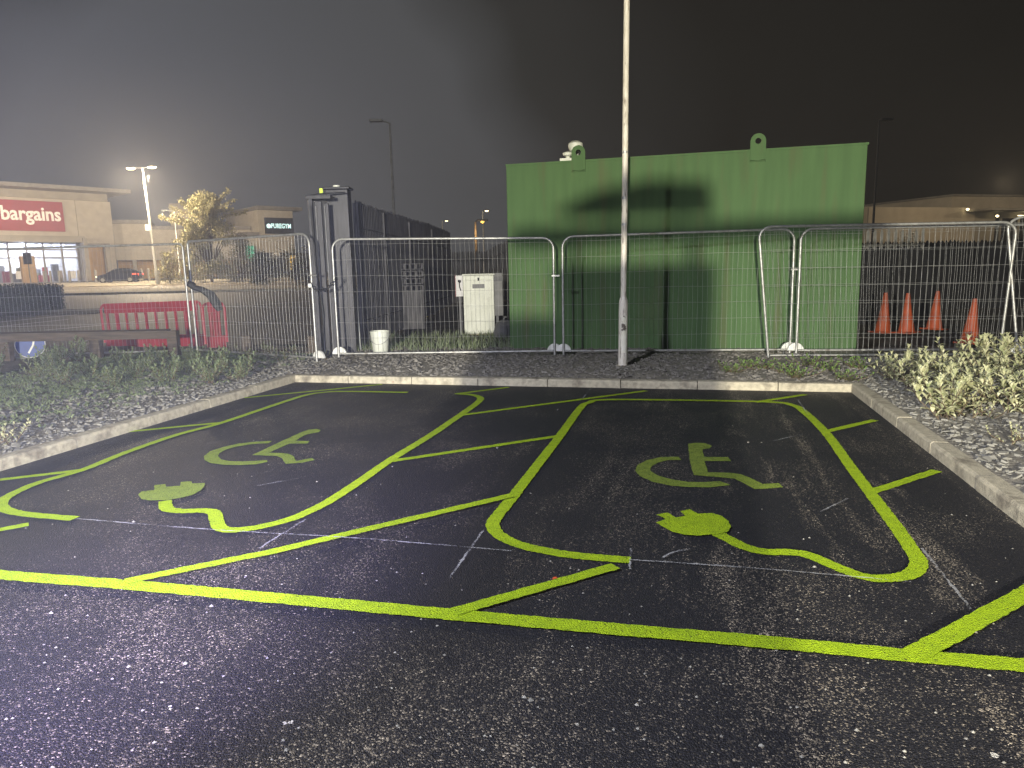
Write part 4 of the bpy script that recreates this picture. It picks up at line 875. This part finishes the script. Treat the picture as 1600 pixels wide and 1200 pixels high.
street_lamp(620, 33, 7.65, 'tall grey unlit street lamp rising above the palisade fence', (-.3,), lit=False, r0=.10, m=M['grey'])
street_lamp(757, 84, 7.0, 'small distant lit street lamp left of the container', (.15,), r0=.12, glow=M['smallglow'])
street_lamp(694, 103, 7.0, 'smallest distant lit street lamp between the tall lamp and the container', (.3,), r0=.12, glow=M['smallglow'])
street_lamp(1360, 37, 7.9, 'dark unlit street lamp right of the green container', (.05,), lit=False, r0=.09, m=M['dark'])
q = street_lamp(745, 40, 3.6, 'short warm lit lamp post behind the far palisade fence', (.1,), r0=.12, m=M['stem'], glow=M['amber'], hs=.5)
lamp('post_light', 'POINT', (q.x, q.y - .5, q.z + 3.0), 60, (1, .7, .35), .1)

# ------------------------------------------------------------------ CAR AND BOLLARDS
q = XT(186, 74); r_ = root('parked_car', q, R(8), 'dark hatchback with lit tail lamps parked in front of the shops', 'car')
def loft(sec, m, name, parent):   # sections along x: list of (x, [(y,z)...])
    mb = MB(); n = len(sec[0][1])
    for x, pr in sec: mb.v += [(x, y, z) for y, z in pr]
    for k in range(len(sec) - 1):
        for j in range(n): a = k * n + j; b = k * n + (j + 1) % n; mb.f.append((a, b, b + n, a + n))
    mb.f.append(tuple(range(n))); mb.f.append(tuple((len(sec) - 1) * n + j for j in range(n))); return mb.build(name, m, parent, smooth=True)
def bs(wd, z0, z1, tw): return [(-wd, z0), (-wd * 1.0, (z0 + z1) * .55), (-tw, z1), (tw, z1), (wd * 1.0, (z0 + z1) * .55), (wd, z0)]
loft([(-2.0, bs(.6, .35, .62, .55)), (-1.85, bs(.78, .22, .74, .72)), (-1.1, bs(.86, .20, .90, .80)), (-.5, bs(.87, .20, .96, .82)), (.8, bs(.87, .20, .98, .83)), (1.7, bs(.86, .22, 1.0, .80)), (2.02, bs(.80, .30, .95, .72)), (2.1, bs(.70, .38, .75, .65))], M['carp'], 'body', r_)
loft([(-1.0, bs(.79, .86, .90, .76)), (-.35, bs(.76, .90, 1.36, .58)), (.3, bs(.76, .9, 1.46, .60)), (1.1, bs(.76, .9, 1.43, .58)), (1.75, bs(.74, .92, 1.16, .62)), (1.95, bs(.70, .9, .96, .62))], M['glass'], 'cabin_glass', r_)
m = MB(); m.box(-.25, 1.2, -.52, .52, 1.462, 1.485); m.build('roof', M['carp'], r_, bevel=.02)
for x in (-1.3, 1.3):
    for y in (-.82, .82):
        m = MB(); m.tube([(x, y - .1, .32), (x, y + .1, .32)], .32, 18); wh = m.build('wheel', M['black'], r_)
        m = MB(); m.tube([(x, y - .108, .32), (x, y + .108, .32)], .19, 14); m.build('rim', M['galv'], wh)
for y in (-.72, .58):
    m = MB(); m.box(1.98, 2.09, y, y + .14, .72, .92); m.build('tail_lamp', M['tail'], r_)
    m = MB(); m.box(1.55, 1.9, y - .14 if y < 0 else y + .2, y if y < 0 else y + .3, .8, .93); m.build('side_tail_lamp', M['tail'], r_)
    m = MB(); m.box(-2.02, -1.9, y, y + .14, .58, .70); m.build('headlight', M['head'], r_)
b0 = None
for k, px in enumerate((68, 78, 92, 108, 122, 135, 149, 221, 232, 248)):
    q = XT(px, 76.5)
    if b0 is None:
        b0 = root('bollard', q, 0, 'x', 'bollard'); m = MB(); m.tube([(0, 0, 0), (0, 0, 1.25)], .12, 10); m.build('post', M['roof'], b0); m = MB(); m.tube([(0, 0, 1.255), (0, 0, 1.32)], [.13, .06], 10); m.build('cap', M['roof'], b0); o = b0
    else: o = copy_tree(b0)
    o.location = (q.x, q.y, q.z + .05); o['group'] = 'bollards in front of the shops'; o['label'] = ('grey bollard before the lit shop entrance, %s' % ('leftmost', 'second from the left', 'third from the left', 'fourth from the left', 'fifth from the left')[k]) if px < 128 else ('grey bollard left of the parked car, further from it', 'grey bollard just left of the parked car', 'grey bollard just right of the parked car', 'grey bollard right of the parked car, second', 'grey bollard by the foot of the double headed lamp')[k - 5]
q = XT(46, 60); r_ = root('parking_sign', q, 0, 'dark square sign on a post before the shop windows', 'sign')
m = MB(); m.tube([(0, 0, 0), (0, 0, 2.9)], .05, 8); m.build('post', M['grey'], r_); m = MB(); m.box(-.36, .36, -.06, -.02, 2.0, 2.95); m.build('plate', M['grey'], r_)

# ------------------------------------------------------------------ TREES AND HEDGES
def tree(name, px, d, h, wd, nleaf, m, label, ls=.16, trunk=True, base=.25, seed=1, cat='tree', grp='trees and bushes beyond the road', top=.0, spikes=0, flat=1.):
    random.seed(seed); q = XT(px, d); r_ = root(name, q, 0, label, cat, grp); L_ = MB(); T_ = MB()
    blobs = []
    for k in range(46):
        t = random.random(); zz = h * (base + (1 - base) * t); env = wd * .5 * (1 - 1.05 * max(0, t - .25)) * random.uniform(.2, .85); a = random.uniform(0, 6.28)
        c = Vector((env * math.cos(a), env * math.sin(a), zz * .93)); blobs.append((c, wd * random.uniform(.07, .155)))
        T_.tube([(0, 0, h * .12), c * .45 + Vector((0, 0, h * .1)), c], [.07 * h / 6, .04 * h / 6, .012], 5)
    for k in range(spikes):
        a = random.uniform(0, 6.28); e0 = Vector((wd * .2 * math.cos(a), wd * .2 * math.sin(a), h * random.uniform(.6, .9))); e1 = e0 + Vector((wd * .33 * math.cos(a), wd * .33 * math.sin(a), h * random.uniform(.05, .18)))
        T_.tube([e0, e1], [.03, .008], 4)
        for j in range(6): blobs.append((e0.lerp(e1, j / 5), wd * .035))
    T_.tube([(0, 0, -.1), (.05, 0, h * .3), (0, .05, h * .6), (0, 0, h * .85)], [.11 * h / 6, .09 * h / 6, .05, .015], 7)
    tot = sum(r ** 2 for _, r in blobs)
    for c, r in blobs:
        for _ in range(int(nleaf * r * r / tot)):
            v = Vector((random.gauss(0, 1), random.gauss(0, 1), random.gauss(0, 1))).normalized() * r * random.uniform(.45, 1.15); v.z *= .85
            leaf(L_, c + v, (random.gauss(0, 1), random.gauss(0, 1), random.gauss(-.2, .8)), ls * random.uniform(.6, 1.3), ls * .5)
    L_.build('crown', m, r_, recalc=False); T_.build('trunk', M['stem'], r_, recalc=False); return r_
tree('young_tree', 330, 65, 8.1, 6.9, 17000, M['leafT'], 'yellow green tree lit by the street lamps behind the fence', .20, seed=2, spikes=12, base=.12)
tree('round_bush', 264, 64, 2.9, 3.2, 2600, M['leafT'], 'round bush at the foot of the double headed lamp', .13, seed=5, base=.1, cat='bush')
tree('round_bush', 295, 63, 2.3, 3.0, 1900, M['leafT'], 'low bush between the lamp and the yellow green tree', .13, seed=6, base=.1, cat='bush')
tree('dark_bush', 376, 64, 4.3, 4.6, 4500, M['leafD'], 'dark bush on the right side of the yellow green tree', .15, seed=8, base=.1, cat='bush')
tree('dark_bush', 408, 54, 2.8, 3.0, 2200, M['leafD'], 'dark low bush below the gym building', .15, seed=9, base=.1, cat='bush')
tree('sparse_bush', 462, 50, 2.9, 2.6, 900, M['leafT'], 'sparse reddish bush right of the gym sign', .13, seed=10, base=.1, cat='bush', spikes=5)
tree('round_bush', 480, 44, 2.2, 2.2, 700, M['leafD'], 'small bush against the tall gate', .13, seed=12, base=.1, cat='bush')
tree('distant_tree', 1418, 45, 2.6, 3.2, 900, M['leafD'], 'dark bush tops above the fence at the right', .13, seed=14, base=.1, cat='bush')
random.seed(21); q = XT(8, 27); r_ = root('clipped_hedge', q, R(4), 'dark clipped hedge at the left edge across the road', 'hedge')
m = MB(); hx0, hx1, hy, hh = -4.5, 1.15, 1.6, .98
for _ in range(7000):
    f = random.random()
    if f < .6: p = Vector((random.uniform(hx0, hx1), random.gauss(0, .04), random.uniform(.02, hh)))
    elif f < .85: p = Vector((random.uniform(hx0, hx1), random.uniform(0, hy), hh + random.gauss(0, .03)))
    else: p = Vector((hx1 + random.gauss(0, .04), random.uniform(0, hy), random.uniform(.02, hh)))
    leaf(m, p, (random.gauss(0, 1), random.gauss(-.6, 1), random.gauss(.3, 1)), random.uniform(.06, .12), .05)
m.build('leaves', M['hedge'], r_, recalc=False)
m = MB(); m.box(hx0, hx1 - .05, .06, hy - .05, 0, hh - .05); m.build('inner_growth', M['hedge'], r_)
strip('verge', (-150, 25.6), (168, 26.4), 3.0, M['dirt'], h=.05)

# ------------------------------------------------------------------ BEHIND THE CAMERA: assumed lamp fixtures, and blockers added to shade the container
r_ = root('work_light', (WL[0], WL[1], 0), 0, 'tripod work light behind the camera', 'work light')
m = MB(); m.tube([(0, -.12, .8), (0, -.12, 2.1)], .025, 8); m.build('mast', M['galv'], r_)
for k in range(3): a = 2.1 * k; m = MB(); m.tube([(0, -.12, .9), (.6 * math.cos(a), -.12 + .6 * math.sin(a), 0)], .018, 6); m.build('leg', M['galv'], r_)
m = MB(); m.box(-.18, .18, -.24, -.12, 2.05, 2.35); m.build('lamp_housing', M['black'], r_)
r_ = root('street_lamp', (SL[0], SL[1] - .3, 0), 0, 'car park lamp behind the camera', 'street lamp')
m = MB(); m.tube([(0, 0, 0), (0, 0, 6.3)], [.08, .05], 10); m.build('column', M['galv'], r_); m = MB(); m.box(-.15, .15, 0, .6, 6.3, 6.4); m.build('lamp_head', M['galv'], r_)
r_ = root('shade_blocker', (-.30, -.78, 0), 0, 'made-up unit behind the camera, shaped to shade the green container', 'light blocker')  # unseen unit added so its parts shadow the green container
m = MB(); m.box(-.50, .50, -.25, .12, 0, 1.93); m.build('cabinet', M['grey'], r_, bevel=.02)  # block in the beam that darkens the container's lower middle
for x in (-.40, .36): m = MB(); m.box(x, x + .05, -.1, -.05, 1.93, 2.05); m.build('post', M['grey'], r_)
m = MB(); m.box(-.80, 1.52, -.18, .02, 2.052, 2.19); m.build('canopy', M['grey'], r_, bevel=.02)  # added bar that casts the dark band across the container
m = MB(); m.prism([(-.54, -.1, 2.27), (-.3, -.1, 2.235), (.50, -.1, 2.225), (.47, -.1, 2.43), (.1, -.1, 2.46), (-.25, -.1, 2.40)], (0, .06, 0)); m.build('upper_blocker', M['grey'], r_)  # outline shaped to cast the dark patch above that band

# ------------------------------------------------------------------ HAZE (volume added for the lens veil and lamp glow)
hm = bpy.data.materials.new('haze_air'); hm.use_nodes = True; hn_ = hm.node_tree; hn_.nodes.clear()
ho = hn_.nodes.new('ShaderNodeOutputMaterial'); hv = hn_.nodes.new('ShaderNodeVolumePrincipled'); hv.inputs['Color'].default_value = (.9, .92, 1, 1); hv.inputs['Density'].default_value = .0015; hv.inputs['Anisotropy'].default_value = .2
hn_.links.new(hv.outputs[0], ho.inputs['Volume'])
m = MB(); m.box(-180, 180, -30, 135, -2, 17); o = m.build('haze', hm); tag(o, 'thin haze added over the car park for lens veil and lamp glow', 'haze', kind='stuff')

r_ = root('low_blocker', (-1.06, -.78, 0), 0, 'made-up short grey terminal beside the charging unit behind the camera', 'occluder')  # unseen box added to darken the container's lower left
m = MB(); m.box(-.24, .24, -.15, .12, 0, 1.60); m.build('housing', M['grey'], r_, bevel=.02)
m = MB(); m.box(-.10, .10, -.17, -.152, 1.15, 1.35); m.build('screen', M['glass'], r_)
for nm, px, py, z, mm, lb in (('fallen_leaf', 862, 907, .006, M['cone'], 'small orange fallen leaf on the asphalt near the middle of the front line'), ('plastic_scrap', 612, 598, .10, M['red'], 'small red scrap lying on the back kerb')):
    q = G(px, py, z); m = MB(); leaf(m, (0, 0, .004), (1, .3, .12), .035, .022, .1, .3); tag(m.build(nm, mm, loc=q, recalc=False), lb, nm.split('_')[1])
random.seed(44); mb = MB()
for _ in range(420):
    p = G(random.uniform(-100, 1700), random.uniform(640, 1230)); sz = random.uniform(.003, .008) if random.random() < .9 else random.uniform(.008, .014); i = len(mb.v); a = random.uniform(0, 6)
    for j in range(5): an = a + j * 1.256; mb.v.append((p.x + sz * math.cos(an) * random.uniform(.7, 1.2), p.y + sz * math.sin(an) * random.uniform(.5, 1.), .002))
    mb.v.append((p.x, p.y, .002 + sz * .7))
    for j in range(5): mb.f.append((i + j, i + (j + 1) % 5, i + 5))
tag(mb.build('loose_grit', M['slate'], recalc=False), 'loose pale grit scattered over the asphalt', 'grit', kind='stuff')

m = MB()
for x in (-.15, .3): m.box(x, x + .03, -.085, -.055, 2.19, 2.25)
m.build('blocker_bracket', M['grey'], bpy.data.objects['shade_blocker'])  # carries the upper piece of the added light blocker
